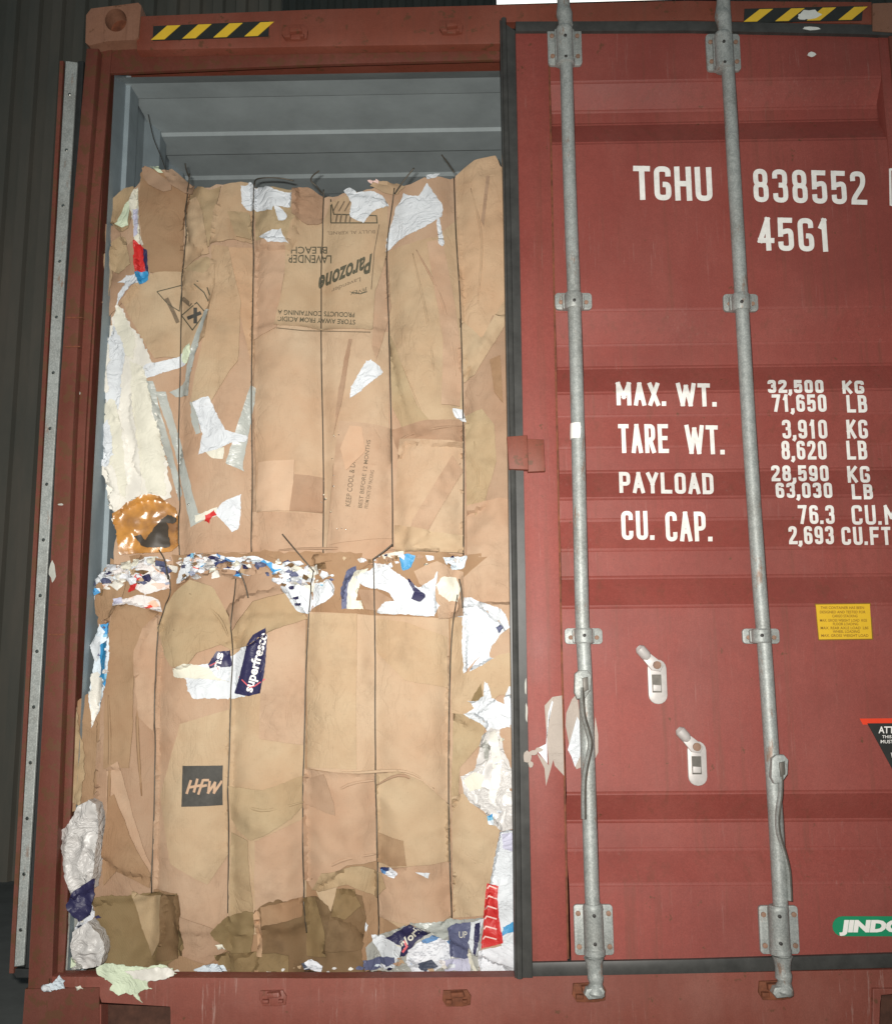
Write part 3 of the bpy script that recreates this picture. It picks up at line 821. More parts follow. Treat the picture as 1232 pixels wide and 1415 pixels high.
# ---- locking bars
YB = -.026
def rounded(cx, cy, w_, h_, r=4, sl=0.0, n=4):
    pts = []
    for sx, sy, a0 in ((1, 1, 0), (-1, 1, 90), (-1, -1, 180), (1, -1, 270)):
        for i in range(n + 1):
            a = math.radians(a0 + i * 90 / n)
            x = sx * (w_ / 2 - r) + r * math.cos(a); y = sy * (h_ / 2 - r) + r * math.sin(a)
            pts.append((cx + x + sl * y, cy + y))
    return pts
def bracket(parent, cx, cy, w_, h_, sl, big, skew=0):
    bm = bmesh.new()
    pprism(bm, rounded(cx, cy, w_, h_, 5 if big else 5, sl), .000, .010, 0, .0015)
    n = 3 if big else 1
    e = 1.12 if big else .95
    a = W(cx - sl * h_ / 2 * e, cy - h_ / 2 * e + (3 if big else 0), YB); b = W(cx + sl * h_ / 2 * e, cy + h_ / 2 * e - (3 if big else 0), YB)
    if big:
        tube(bm, [a + (b - a) * t for t in (0, .02, .1, .12, .86, .88, .98, 1)], [.0215, .0235, .0255, .0245, .0245, .027, .0265, .022], 20)
        pprism(bm, rounded(cx, cy, 27, h_ * .96, 3, sl), YB + .012, .002, 0, .002)
    else:
        tube(bm, [a, a + (b - a) * .1, a + (b - a) * .9, b], [.022, .025, .025, .022], 20)
        pprism(bm, rounded(cx, cy, 30, h_ * .9, 3, sl), YB + .010, .002, 0, .002)
    def bolt(x, y, yf, r, mi=1, d=.004):
        p = W(x, y, yf); tube(bm, [p + Vector((0, .006, 0)), p, p + Vector((0, -d, 0)), p + Vector((0, -d - .001, 0))], [r, r, r, r * .6], 10, mi, up=(1, 0, 0))
    if big:
        for sx in (-1, 1):
            for sy in (-1, 1): bolt(cx + sx * (w_ / 2 - 6) + sl * sy * h_ / 3, cy + sy * (h_ / 2 - 12), .0, .0065, 2)
        for sy in (-1, 1): bolt(cx + 1 + sl * sy * h_ / 4, cy + sy * h_ * .28, YB - .023, .0045, 1)
    else:
        for sx in (-1, 1): bolt(cx + sx * (w_ / 2 - 8), cy + 2, .0, .006, 2)
        bolt(cx + 1, cy - 1, YB - .0235, .0045, 1)
    return mesh_obj('bar_bracket', bm, [M['galv'], M['bolt'], M['rust_spot']], parent, 35)
M['rust_spot'] = simple('rusty_bolt', (.27, .16, .11), .7, var=.4)
def bar(pts, brs, label, cams, handle):
    bm = bmesh.new(); P = catmull([W(x, y, YB) for x, y in pts], 5)
    tube(bm, P, .0188, 20)
    o = mesh_obj('locking_bar', bm, M['galv'], CO, 40, label=label)
    for b in brs: bracket(o, *b)
    # cams
    (tx, ty), (bx, by) = cams
    bm = bmesh.new()
    q = [W(tx - 4, ty - 30, YB - .004), W(tx - 2, ty - 8, YB), W(tx, ty + 4, YB), W(tx + 2, ty + 16, YB)]
    tube(bm, catmull(q, 4), [.011, .012, .014, .017, .020, .0225, .0235, .0235, .0225, .021, .0205, .020, .020][:13], 14)
    mesh_obj('cam', bm, M['galv'], o, 40)
    bm = bmesh.new()
    q = [W(bx - 2, by - 42, YB), W(bx - 1, by - 24, YB), W(bx + 1, by - 6, YB), W(bx - 1, by + 12, YB - .004)]
    tube(bm, catmull(q, 4), [.026, .0235, .021, .0195, .0185, .019, .0205, .019, .0165, .020, .024, .025, .020][:13], 14)
    pprism(bm, [(bx - 12, by + 2), (bx + 9, by - 1), (bx + 14, by + 6), (bx + 10, by + 15), (bx - 9, by + 17), (bx - 15, by + 10)], YB - .02, YB + .014, 0, .004)
    mesh_obj('cam', bm, M['galv'], o, 40)
    # bent handle: hub, flat strap hanging down
    hub, path, widths = handle
    bm = bmesh.new()
    pprism(bm, [(hub[0] - 9, hub[1] - 14), (hub[0] - 3, hub[1] - 19), (hub[0] + 8, hub[1] - 19), (hub[0] + 14, hub[1] - 12), (hub[0] + 13, hub[1] + 8), (hub[0] + 5, hub[1] + 20), (hub[0] - 6, hub[1] + 21), (hub[0] - 10, hub[1] + 12)], YB - .032, YB - .012, 0, .004)
    pprism(bm, [(hub[0] + 1, hub[1] - 8), (hub[0] + 9, hub[1] - 10), (hub[0] + 10, hub[1] + 8), (hub[0] + 3, hub[1] + 12)], YB - .036, YB - .030, 1, .003)
    mesh_obj('handle_hub', bm, [M['galv'], M['handle_dark']], o, 40)
    bm = bmesh.new(); P = catmull([W(x, y, YB + d) for x, y, d in path], 6)
    tube(bm, P, widths, 8, flat=.5, mi=1)
    tube(bm, [p + Vector((.0025, -.0075, 0)) for p in P], widths * .55, 8, flat=.55, mi=0)
    mesh_obj('handle', bm, [M['handle_dark'], M['galv']], o, 40)
    return o
M['handle_dark'] = simple('grimy_steel', (.12, .11, .095), .5, .3, var=.4, scale=30)
bar([(777, -14), (781, 60), (786.5, 250), (793, 420), (798, 597), (803.5, 840), (809, 960), (816.5, 1210), (821, 1300), (822, 1352)],
    [(780, 64, 47, 52, .03, True), (792, 416, 51, 23, .03, False), (806, 879, 52, 22, .035, False), (820, 1285, 54, 70, .035, True)],
    'left galvanised locking bar with a white spot at mid height', ((780, 20), (822, 1365)),
    ((803, 945), [(803, 950, -.022), (805, 985, -.024), (812, 1012, -.026), (815, 1030, -.026), (809, 1060, -.024), (806, 1085, -.023), (806, 1131, -.022)], .0135))
bar([(998, -14), (1003, 60), (1009, 160), (1013, 230), (1023, 400), (1034, 590), (1048, 800), (1056, 900), (1068, 1080), (1075.5, 1210), (1080, 1300), (1081, 1352)],
    [(999, 72, 47, 51, .05, True), (1023, 418, 48, 24, .05, False), (1051, 879, 51, 21, .05, False), (1076, 1285, 54, 67, .05, True)],
    'right galvanised locking bar with its handle bent to the right', ((999, 24), (1082, 1363)),
    ((1075, 1062), [(1077, 1070, -.022), (1077, 1095, -.022), (1073, 1125, -.02), (1074, 1150, -.018), (1082, 1178, -.014), (1088, 1205, -.012), (1090, 1244, -.012)], .0105))
bm = bmesh.new(); P = [W(797, y, YB) for y in (586, 592, 600, 607)]; tube(bm, P, [.0192, .0196, .0197, .0192], 20)
mesh_obj('white_tape', bm, M['lab_white'], CO, 40)

# handle catches on the door
def catch(cx, cy, rot=0):
    bm = bmesh.new()
    pprism(bm, rounded(cx + 4, cy + 18, 26, 62, 12.5, .04), YD - .007, YD + .001, 0, .0015)
    pprism(bm, rounded(cx - 1, cy + 6, 13, 13, 2), YD - .006, YD - .0035, 0)
    # small window in the plate and its lug
    pprism(bm, [(cx - 4, cy + 8), (cx + 9, cy + 8), (cx + 10, cy + 33), (cx - 3, cy + 33)], YD - .0085, YD - .006, 1)
    pprism(bm, [(cx - 2, cy + 22), (cx + 9, cy + 23), (cx + 9, cy + 31), (cx - 2, cy + 31)], YD - .013, YD - .008, 0, .001)
    # pivoting flap pointing up-left
    fl_ = [(cx - 10, cy - 24), (cx + 6, cy - 12), (cx + 12, cy - 4), (cx + 8, cy + 4), (cx - 4, cy + 2), (cx - 17, cy - 14)]
    pprism(bm, fl_, YD - .016, YD - .007, 0, .002)
    p = W(cx + 3, cy - 5, YD - .016); tube(bm, [p + Vector((0, .004, 0)), p, p + Vector((0, -.006, 0)), p + Vector((0, -.007, 0))], [.0105, .0105, .0105, .007], 14, 2, up=(1, 0, 0))
    p = W(cx - 17, cy - 24, YD - .01); tube(bm, [W(cx - 23, cy - 30, YD - .010), W(cx - 20, cy - 27, YD - .012), W(cx - 12, cy - 18, YD - .012), W(cx - 9, cy - 15, YD - .010)], [.008, .0145, .0145, .010], 10, 0, up=(0, 1, 0))
    mesh_obj('handle_catch', bm, [M['catch'], M['handle_dark'], M['rust_spot']], DR, 40)
M['catch'] = simple('light_galvanised_plate', (.48, .45, .43), .5, .15, var=.2, scale=35)
catch(904, 924); catch(959, 1037)

# ------------------------------------------------------------------ bales
def nz(x, z, f, s=0.0): return noise.noise(Vector((x * f + s, z * f - s * .7, s * 1.3)))
def ridge(x, z, f, s=0.0): return 1 - 2 * abs(nz(x, z, f, s))
def inside(p, poly):
    x, y = p; c = False; n = len(poly); j = n - 1
    for i in range(n):
        xi, yi = poly[i]; xj, yj = poly[j]
        if (yi > y) != (yj > y) and x < (xj - xi) * (y - yi) / (yj - yi) + xi: c = not c
        j = i
    return c
class Bale:
    def __init__(s, obj, Y, wires, seed):
        s.o = obj; s.Y = Y; s.seed = seed
        s.trees = []; s.q = []
        s.w = [[(W(x, y, Y).x, W(x, y, Y).z) for x, y in wr] for wr in wires]; s.count = {}
    def wx(s, wr, z):
        pts = sorted(wr, key=lambda p: p[1])
        if z <= pts[0][1]: return pts[0][0]
        for a, b in zip(pts, pts[1:]):
            if a[1] <= z <= b[1]: return a[0] + (b[0] - a[0]) * (z - a[1]) / (b[1] - a[1])
        return pts[-1][0]
    def D(s, x, z):
        d = .024 * nz(x, z, 2.2, s.seed) + .014 * nz(x, z * .5, 7.5, s.seed + 3) + .004 * ridge(x, z * .6, 12, s.seed)
        for wr in s.w:
            u = abs(x - s.wx(wr, z)); d -= .011 * math.exp(-(u / .022) ** 2) + .019 * math.exp(-(u / .045) ** 2)
        return d
    def front(s, x, z, layer=1e9):
        best = None
        for ly, bb, tr in s.trees:
            if ly > layer or not (bb[0] <= x <= bb[1] and bb[2] <= z <= bb[3]): continue
            h = tr.ray_cast(Vector((x, s.Y - .4, z)), Vector((0, 1, 0)))
            if h[0] is not None and (best is None or h[0].y < best): best = h[0].y
        return best
    def surf(s, layer=1e9):
        s.flush()
        def f(px, py, off=0):
            p = W(px, py, s.Y)
            for _ in range(2):
                y = s.front(p.x, p.z, layer)
                if y is None: y = s.Y
                p = W(px, py, y - off)
            return Vector((p.x, y - off, p.z))
        return f
    def lay_y(s, layer): return layer
    def flush(s):
        s.q.sort(key=lambda t: t[0])
        for a in s.q: s._sheet(*a[1], **a[2])
        s.q = []
    def sheet(s, name, poly, layer, mat, **k_):
        s.q.append((layer, (name, poly, layer, mat), k_))
    def _sheet(s, name, poly, layer, mat, crumple=.0012, cf=12, torn=1.2, res=.0095, thick=.003, lift=0.0, label=None, depth=None, tear_px=None, curl=0.0, seed=None, fold=0):
        sd = seed if seed is not None else (hash_(poly) % 97) * .37
        if not depth: poly = [(min(x, 728), y) for x, y in poly]
        wp = [(W(x, y, s.Y).x, W(x, y, s.Y).z) for x, y in poly]
        # resample outline, torn jitter
        b = []; n = len(wp); acc = 0
        rj = random.Random(int(sd * 1000))
        tj = torn / 500.0
        for i in range(n):
            a, c = wp[i], wp[(i + 1) % n]; L = math.hypot(c[0] - a[0], c[1] - a[1]); m = max(1, int(L / (res * .7)))
            nx, ny = -(c[1] - a[1]) / max(L, 1e-9), (c[0] - a[0]) / max(L, 1e-9)
            for k_ in range(m):
                t = k_ / m; q = (a[0] + (c[0] - a[0]) * t, a[1] + (c[1] - a[1]) * t)
                j = tj * (2.2 * noise.noise(Vector((q[0] * 16 + sd, q[1] * 16, sd))) + 1.0 * noise.noise(Vector((q[0] * 90, q[1] * 90, sd))) + .35 * rj.uniform(-1, 1)) if k_ else 0
                b.append((q[0] + nx * j, q[1] + ny * j))
        xs_ = [p[0] for p in b]; zs = [p[1] for p in b]
        pts = [Vector(p) for p in b]; nb = len(pts)
        z = min(zs) + res * .5; row = 0
        # small inset test through a grid of distances to boundary samples
        cell = {}
        for p in b: cell.setdefault((int(p[0] / res), int(p[1] / res)), []).append(p)
        def near(p):
            ci, cj = int(p[0] / res), int(p[1] / res)
            for i in (-1, 0, 1):
                for j in (-1, 0, 1):
                    for q in cell.get((ci + i, cj + j), ()):
                        if (q[0] - p[0]) ** 2 + (q[1] - p[1]) ** 2 < (res * .5) ** 2: return True
            return False
        while z < max(zs):
            x = min(xs_) + (res * .5 if row % 2 else 0)
            while x < max(xs_):
                q = (x + rj.uniform(-.2, .2) * res, z + rj.uniform(-.2, .2) * res)
                if inside(q, b) and not near(q): pts.append(Vector(q))
                x += res
            z += res * .87; row += 1
        vs, es, fs, *_r = delaunay_2d_cdt(pts, [], [list(range(nb))], 1, 1e-7)
        bm = bmesh.new()
        bset = {}
        def disp(x, z):
            return crumple * (ridge(x, z, cf, sd) * 1.0 + .55 * ridge(x, z, cf * 2.3, sd + 5) + .8 * nz(x, z, cf * .5, sd + 9))
        cx = sum(xs_) / nb; cz = sum(zs) / nb
        V = []
        e_ = .0035
        for v in vs:
            if depth: y = s.Y - s.D(v.x, v.y) - disp(v.x, v.y)
            else:
                hs = [h for h in (s.front(v.x + a, v.y + b_) for a, b_ in ((0, 0), (e_, 0), (-e_, 0), (0, e_), (0, -e_))) if h is not None]
                y = (min(hs) * .75 + .25 * sum(hs) / len(hs)) if hs else s.Y - s.D(v.x, v.y)
                y -= .0013 + max(0, disp(v.x, v.y) + crumple * .9) + lift * .5
            V.append(bm.verts.new((v.x, y, v.y)))
        for f in fs:
            try: bm.faces.new([V[i] for i in f])
            except ValueError: pass
        for v in list(bm.verts):
            if not v.link_faces: bm.verts.remove(v)
        for f in bm.faces:
            f.normal_update()
            if f.normal.y > 0: f.normal_flip()
        s.trees.append((layer, (min(xs_) - .005, max(xs_) + .005, min(zs) - .005, max(zs) + .005), BVHTree.FromBMesh(bm)))
        edges = [e for e in bm.edges if len(e.link_faces) == 1]
        if depth:
            rows = 26
            cur = edges
            for r_ in range(rows):
                ex = bmesh.ops.extrude_edge_only(bm, edges=cur)
                nv = [g_ for g_ in ex['geom'] if isinstance(g_, bmesh.types.BMVert)]; cur = [g_ for g_ in ex['geom'] if isinstance(g_, bmesh.types.BMEdge)]
                for v in nv:
                    v.co.y += depth / rows
                    v.co.x += .010 * depth * noise.noise(Vector((v.co.x * 3, v.co.y * 14, v.co.z * 9)))
                    v.co.z += .006 * depth * noise.noise(Vector((v.co.x * 9 + 7, v.co.y * 14, v.co.z * 3)))
            bmesh.ops.edgeloop_fill(bm, edges=cur)
        else:
            ex = bmesh.ops.extrude_edge_only(bm, edges=edges)
            nv = [g_ for g_ in ex['geom'] if isinstance(g_, bmesh.types.BMVert)]
            for v in nv: v.co.y += thick
        return mesh_obj(name, bm, mat, s.o, 'keep', label=label)
def hash_(poly):
    h = 7
    for x, y in poly: h = (h * 31 + int(x * 3) * 17 + int(y * 3)) % 1000003
    return h

# ---------- upper bale
UW = [[(262, 240), (258, 330), (252, 400), (249, 480), (242, 600), (245, 700), (246, 768)],
      [(352, 250), (350, 400), (347, 600), (346, 768)],
      [(447, 262), (444, 330), (442, 400), (445, 600), (446, 768)],
      [(545, 262), (534, 345), (537, 460), (540, 600), (542, 755)],
      [(627, 240), (630, 330), (636, 430), (640, 600), (640, 770)]]
UBo = thing('paper_bale', 'upper cardboard bale with white torn sheets, stacked on the other bale', 'bale', W(420, 765, .3) , group='wire-tied waste paper bales')
U = Bale(UBo, .122, UW, 1.0)
usil = [(150, 312), (158, 285), (170, 267), (190, 262), (199, 240), (228, 237), (250, 246), (264, 262), (292, 262), (310, 258), (350, 254), (380, 262), (412, 262), (445, 268), (480, 266), (520, 262), (560, 257), (600, 245), (628, 240), (655, 224), (684, 218), (692, 232), (760, 240), (760, 780), (160, 780), (164, 720), (156, 640), (150, 560), (146, 500), (148, 440), (146, 380)]
U.sheet('baled_cardboard', usil, 0, M['pink'], crumple=.002, cf=9, torn=2.5, res=.02, depth=1.05)
def cb(B, poly, layer, m, **k_):
    k_['torn'] = k_.get('torn', 1.0) * .55; k_['crumple'] = min(.0075, k_.get('crumple', .0012) * 2.2 + .0005)
    return B.sheet('cardboard_sheet', poly, layer, M[m], **k_)
def pp_(B, poly, layer, m, **k_):
    kw = dict(crumple=.003, cf=12, res=.006, thick=.0008, torn=1.0); kw.update(k_)
    if 'crumple' in k_: kw['crumple'] = min(k_['crumple'] * .65, .005)
    if 'cf' in k_: kw['cf'] = k_['cf'] * .6
    return B.sheet('paper_scrap', poly, layer, M[m], **kw)
# left column
cb(U, [(146, 430), (148, 400), (144, 345), (150, 315), (170, 322), (178, 350), (190, 340), (196, 395), (172, 420), (150, 442)], 2, 'pinkd', crumple=.006, cf=18)
cb(U, [(155, 300), (162, 280), (175, 266), (189, 264), (192, 285), (183, 322), (172, 330), (160, 318)], 4, 'olive', crumple=.004)
cb(U, [(168, 322), (178, 290), (185, 283), (184, 320), (176, 324)], 6, 'mint', crumple=.002)
cb(U, [(160, 345), (178, 335), (186, 372), (170, 385), (160, 380)], 5, 'olive', crumple=.005)
cb(U, [(148, 360), (162, 350), (158, 400), (150, 430), (144, 420)], 4, 'tan', crumple=.005)
cb(U, [(197, 244), (203, 236), (225, 240), (245, 248), (262, 262), (266, 285), (256, 310), (251, 384), (232, 386), (210, 380), (200, 340), (196, 290)], 7, 'brown', crumple=.0012, torn=2)
cb(U, [(201, 236), (215, 240), (240, 258), (240, 268), (230, 272), (210, 262), (202, 252)], 9, 'pinkd', crumple=.002)
cb(U, [(230, 246), (240, 238), (256, 248), (272, 262), (270, 275), (258, 270), (240, 262)], 9, 'pinkd', crumple=.004)
pp_(U, [(210, 234), (222, 234), (229, 244), (224, 246), (212, 238)], 11, 'mint')
pp_(U, [(184, 282), (194, 262), (196, 282), (198, 332), (204, 345), (192, 348), (190, 320)], 8, 'cream')
pp_(U, [(189, 298), (196, 296), (197, 330), (190, 335)], 9, 'lilac')
pp_(U, [(190, 338), (200, 345), (207, 352), (207, 380), (192, 382), (189, 360)], 9, 'red_print', crumple=.002)
pp_(U, [(203, 350), (208, 352), (208, 382), (204, 382)], 10, 'navy', crumple=.002)
pp_(U, [(191, 382), (208, 380), (208, 391), (197, 398)], 10, 'blue', crumple=.002)
pp_(U, [(167, 396), (180, 387), (192, 385), (197, 396), (186, 402), (172, 415), (165, 426), (168, 410), (178, 398)], 9, 'white')
cb(U, [(262, 262), (275, 260), (292, 268), (308, 262), (300, 300), (292, 345), (272, 348), (264, 330), (260, 300)], 3, 'olive', crumple=.003)
cb(U, [(257, 300), (262, 282), (275, 278), (284, 300), (292, 355), (272, 360), (254, 375)], 5, 'tan', crumple=.005, cf=14)
cb(U, [(255, 375), (268, 368), (290, 360), (300, 370), (296, 395), (275, 400), (256, 400)], 4, 'olive', crumple=.006, cf=20)
cb(U, [(170, 420), (188, 400), (210, 383), (255, 376), (285, 385), (302, 372), (300, 400), (292, 430), (286, 470), (268, 482), (246, 492), (215, 496), (206, 484)], 8, 'tan', crumple=.001, torn=.8)
# column between wires
cb(U, [(295, 344), (345, 338), (351, 345), (351, 762), (248, 766), (242, 690), (256, 545), (292, 432), (300, 400)], 6, 'pink', crumple=.0012, torn=.8)
cb(U, [(315, 348), (350, 342), (351, 520), (340, 470), (325, 400)], 7, 'orange', crumple=.0012, torn=.8)
cb(U, [(296, 345), (318, 346), (335, 420), (330, 500), (290, 560), (262, 560), (292, 433)], 7, 'tan', crumple=.0012, torn=.8)
cb(U, [(299, 300), (306, 280), (312, 262), (335, 255), (352, 254), (351, 336), (325, 336), (294, 344)], 10, 'tan', crumple=.0035, cf=9, torn=1.2, lift=.004)
cb(U, [(318, 300), (345, 296), (350, 320), (348, 334), (330, 334)], 11, 'olive', crumple=.002, lift=.005)
cb(U, [(351, 258), (375, 262), (412, 266), (408, 330), (398, 345), (353, 340)], 5, 'olive', crumple=.004)
cb(U, [(352, 334), (402, 336), (390, 400), (384, 455), (350, 470)], 6, 'streak', crumple=.0018, torn=.8)
cb(U, [(405, 262), (425, 260), (447, 270), (444, 306), (425, 312), (405, 300)], 9, 'pinkd', crumple=.006, cf=20)
cb(U, [(350, 455), (384, 450), (536, 455), (537, 640), (460, 640), (450, 760), (348, 766)], 5, 'tan2', crumple=.0010, torn=.5)
# panel with blue-black print
cb(U, [(404, 310), (412, 300), (444, 304), (455, 276), (478, 270), (535, 282), (536, 340), (518, 400), (515, 456), (380, 452), (386, 425), (394, 380), (396, 340)], 8, 'tan', crumple=.0006, torn=.5, res=.012)
cb(U, [(516, 455), (518, 400), (534, 345), (540, 420), (520, 500), (514, 480)], 7, 'pink', crumple=.0012)
cb(U, [(482, 470), (487, 470), (472, 560), (461, 600), (468, 540)], 7, 'pinkd', crumple=.0008)
cb(U, [(355, 637), (407, 635), (402, 705), (353, 707)], 7, 'tape', crumple=.0005, torn=.4)
cb(U, [(407, 655), (447, 658), (446, 708), (400, 706)], 8, 'pinkd', crumple=.0005, torn=.4)
cb(U, [(347, 706), (446, 709), (446, 765), (347, 768)], 6, 'pink', crumple=.001, torn=.4)
cb(U, [(468, 582), (540, 590), (543, 742), (456, 752), (459, 690), (461, 640)], 8, 'pink', crumple=.0008, torn=.4)
cb(U, [(484, 590), (500, 592), (505, 625), (478, 650), (470, 620)], 9, 'tape', crumple=.0008)
# column 4
cb(U, [(536, 345), (606, 330), (632, 300), (640, 480), (640, 590), (575, 600), (560, 560), (538, 470)], 6, 'tan', crumple=.0020, cf=8, torn=.6)
cb(U, [(590, 340), (612, 335), (628, 420), (640, 500), (635, 560), (610, 560), (612, 470)], 7, 'streak', crumple=.0015, torn=.5)
cb(U, [(538, 460), (548, 485), (575, 560), (600, 590), (560, 600), (541, 560)], 7, 'olive', crumple=.0012, torn=.5)
cb(U, [(541, 592), (590, 584), (641, 580), (641, 615), (560, 612), (552, 630), (541, 600)], 8, 'pinkd', crumple=.005, cf=10)
cb(U, [(552, 606), (640, 612), (641, 765), (543, 758), (544, 700)], 9, 'tan2', crumple=.003, cf=7, torn=.6)
cb(U, [(570, 720), (625, 630), (640, 650), (600, 720), (585, 750), (560, 755)], 10, 'pink', crumple=.002, torn=.6)
cb(U, [(545, 725), (600, 738), (640, 740), (641, 765), (545, 762)], 11, 'tan', crumple=.004, torn=.8)
# column 5
cb(U, [(629, 242), (655, 226), (684, 219), (692, 236), (760, 240), (760, 410), (692, 450), (640, 520), (634, 380)], 6, 'orange', crumple=.003, cf=7, torn=.8)
cb(U, [(671, 250), (676, 250), (668, 320), (664, 310)], 7, 'pinkd', crumple=.001)
cb(U, [(634, 440), (665, 470), (696, 420), (696, 455), (655, 520), (640, 528)], 7, 'tan', crumple=.002)
cb(U, [(642, 540), (680, 440), (760, 450), (760, 780), (642, 775)], 6, 'pinkd', crumple=.004, cf=9)
cb(U, [(642, 575), (665, 568), (682, 590), (685, 640), (668, 700), (645, 710)], 8, 'olive', crumple=.005, cf=13)
cb(U, [(645, 700), (690, 690), (760, 700), (760, 775), (645, 770)], 9, 'pink', crumple=.006, cf=11)
cb(U, [(676, 500), (690, 495), (694, 560), (682, 545)], 8, 'brown', crumple=.002)
# white and film pieces
pp_(U, [(335, 262), (342, 260), (347, 250), (352, 262), (362, 258), (382, 268), (405, 272), (404, 290), (380, 290), (378, 296), (352, 292), (342, 292), (335, 284)], 12, 'white')
pp_(U, [(381, 290), (390, 292), (398, 302), (396, 308), (387, 310)], 12, 'white')
pp_(U, [(359, 329), (378, 322), (390, 320), (396, 334), (402, 343), (385, 340), (372, 340)], 12, 'white')
pp_(U, [(475, 263), (483, 260), (493, 268), (515, 268), (530, 275), (537, 285), (530, 290), (515, 296), (502, 310), (492, 306), (484, 300), (486, 282)], 12, 'white', crumple=.004)
pp_(U, [(553, 280), (557, 266), (563, 272), (578, 274), (590, 256), (600, 270), (611, 285), (610, 302), (594, 312), (575, 322), (553, 330), (532, 346), (535, 325), (543, 300), (547, 285)], 12, 'white', crumple=.0025)
pp_(U, [(602, 303), (608, 305), (614, 340), (611, 345), (606, 342)], 13, 'white')
pp_(U, [(589, 245), (608, 240), (600, 248), (590, 251)], 12, 'white')
pp_(U, [(508, 252), (524, 256), (524, 260), (514, 258)], 12, 'pinkpaper')
cb(U, [(512, 262), (520, 254), (548, 254), (560, 262), (550, 270), (530, 270)], 10, 'tan', crumple=.006, cf=18)
pp_(U, [(506, 500), (513, 498), (524, 506), (529, 514), (515, 528), (500, 542), (483, 552), (485, 535), (494, 520)], 12, 'white', crumple=.002)
pp_(U, [(625, 565), (640, 564), (644, 585), (637, 583), (628, 575)], 12, 'white')
pp_(U, [(267, 556), (290, 550), (301, 572), (312, 595), (342, 603), (338, 610), (318, 612), (298, 622), (273, 628), (280, 600)], 12, 'white', crumple=.002)
pp_(U, [(264, 556), (270, 560), (278, 598), (270, 600), (265, 580)], 11, 'grey_tape')
pp_(U, [(300, 702), (310, 692), (332, 681), (328, 730), (320, 735), (305, 718), (298, 712)], 12, 'white', crumple=.0015)
pp_(U, [(268, 712), (284, 706), (300, 700), (299, 712), (288, 716), (270, 722)], 11, 'cream')
pp_(U, [(284, 712), (296, 704), (300, 712), (292, 716), (289, 724), (282, 720)], 13, 'red_print')
# big white plastic sheet at left
pp_(U, [(166, 424), (172, 428), (186, 456), (206, 488), (214, 505), (192, 520), (204, 528), (215, 570), (232, 640), (230, 688), (205, 686), (188, 694), (180, 700), (166, 712), (160, 728), (156, 718), (158, 705), (150, 700), (153, 690), (160, 676), (145, 660), (138, 642), (150, 634), (147, 615), (152, 600), (144, 590), (148, 575), (140, 556), (146, 540), (138, 530), (143, 512), (138, 500), (142, 480), (150, 474), (148, 460), (156, 450), (160, 436)], 9, 'plastic', crumple=.0075, cf=9, torn=3, res=.007)
for n_, (poly, m_) in enumerate((([(160, 436), (168, 426), (178, 448), (190, 470), (186, 500), (170, 490), (160, 470)], 'cream'),
    ([(150, 470), (160, 450), (172, 480), (170, 540), (164, 585), (150, 560), (146, 520)], 'white'),
    ([(142, 478), (152, 466), (156, 500), (152, 545), (143, 540), (139, 500)], 'plastic'),
    ([(182, 500), (200, 510), (212, 560), (226, 630), (228, 684), (206, 682), (190, 640), (184, 560)], 'cream'),
    ([(146, 560), (160, 555), (172, 600), (180, 650), (176, 690), (160, 680), (150, 640), (144, 600)], 'cream'),
    ([(142, 590), (154, 580), (160, 630), (152, 650), (140, 645)], 'white'),
    ([(146, 650), (160, 640), (168, 690), (160, 712), (152, 695)], 'plastic'),
    ([(168, 560), (184, 545), (192, 620), (198, 690), (184, 694), (174, 640)], 'plastic'))):
    pp_(U, poly, 12 + n_ * .1, m_, crumple=.004, cf=9, torn=2.2)
pp_(U, [(192, 520), (204, 506), (245, 492), (262, 478), (265, 490), (255, 503), (225, 514), (200, 524)], 12, 'white', crumple=.002)
pp_(U, [(250, 496), (255, 482), (264, 475), (265, 488), (256, 502)], 13, 'mint', crumple=.001)
# tapes
def tp_(poly, layer=10, m='grey_tape'): pp_(U, poly, layer, m, crumple=.0006, torn=.6, res=.008)
tp_([(286, 432), (292, 432), (268, 500), (259, 546), (252, 545), (257, 505), (262, 490)])
tp_([(194, 528), (212, 527), (224, 580), (248, 680), (242, 690), (233, 650), (215, 580)])
tp_([(215, 541), (228, 540), (240, 590), (262, 670), (272, 708), (288, 714), (262, 728), (256, 705), (243, 650), (230, 590)])
tp_([(232, 540), (255, 525), (262, 530), (258, 545), (240, 546)])
tp_([(346, 532), (353, 536), (352, 556), (342, 600), (334, 642), (336, 650), (312, 640), (322, 608), (334, 570)])
tp_([(282, 622), (310, 618), (308, 634), (292, 632)], 10, 'cream')
# amber film
U.sheet('plastic_film', [(164, 740), (160, 712), (178, 696), (205, 685), (222, 686), (240, 700), (246, 722), (246, 752), (236, 762), (200, 766), (170, 768)], 12, M['amber'], crumple=.008, cf=13, res=.006)
U.sheet('plastic_film', [(188, 742), (198, 740), (204, 748), (216, 730), (232, 711), (243, 717), (240, 722), (230, 722), (236, 756), (206, 758), (198, 755)], 19, M['amber_dark'], crumple=.003, res=.006, lift=.004)

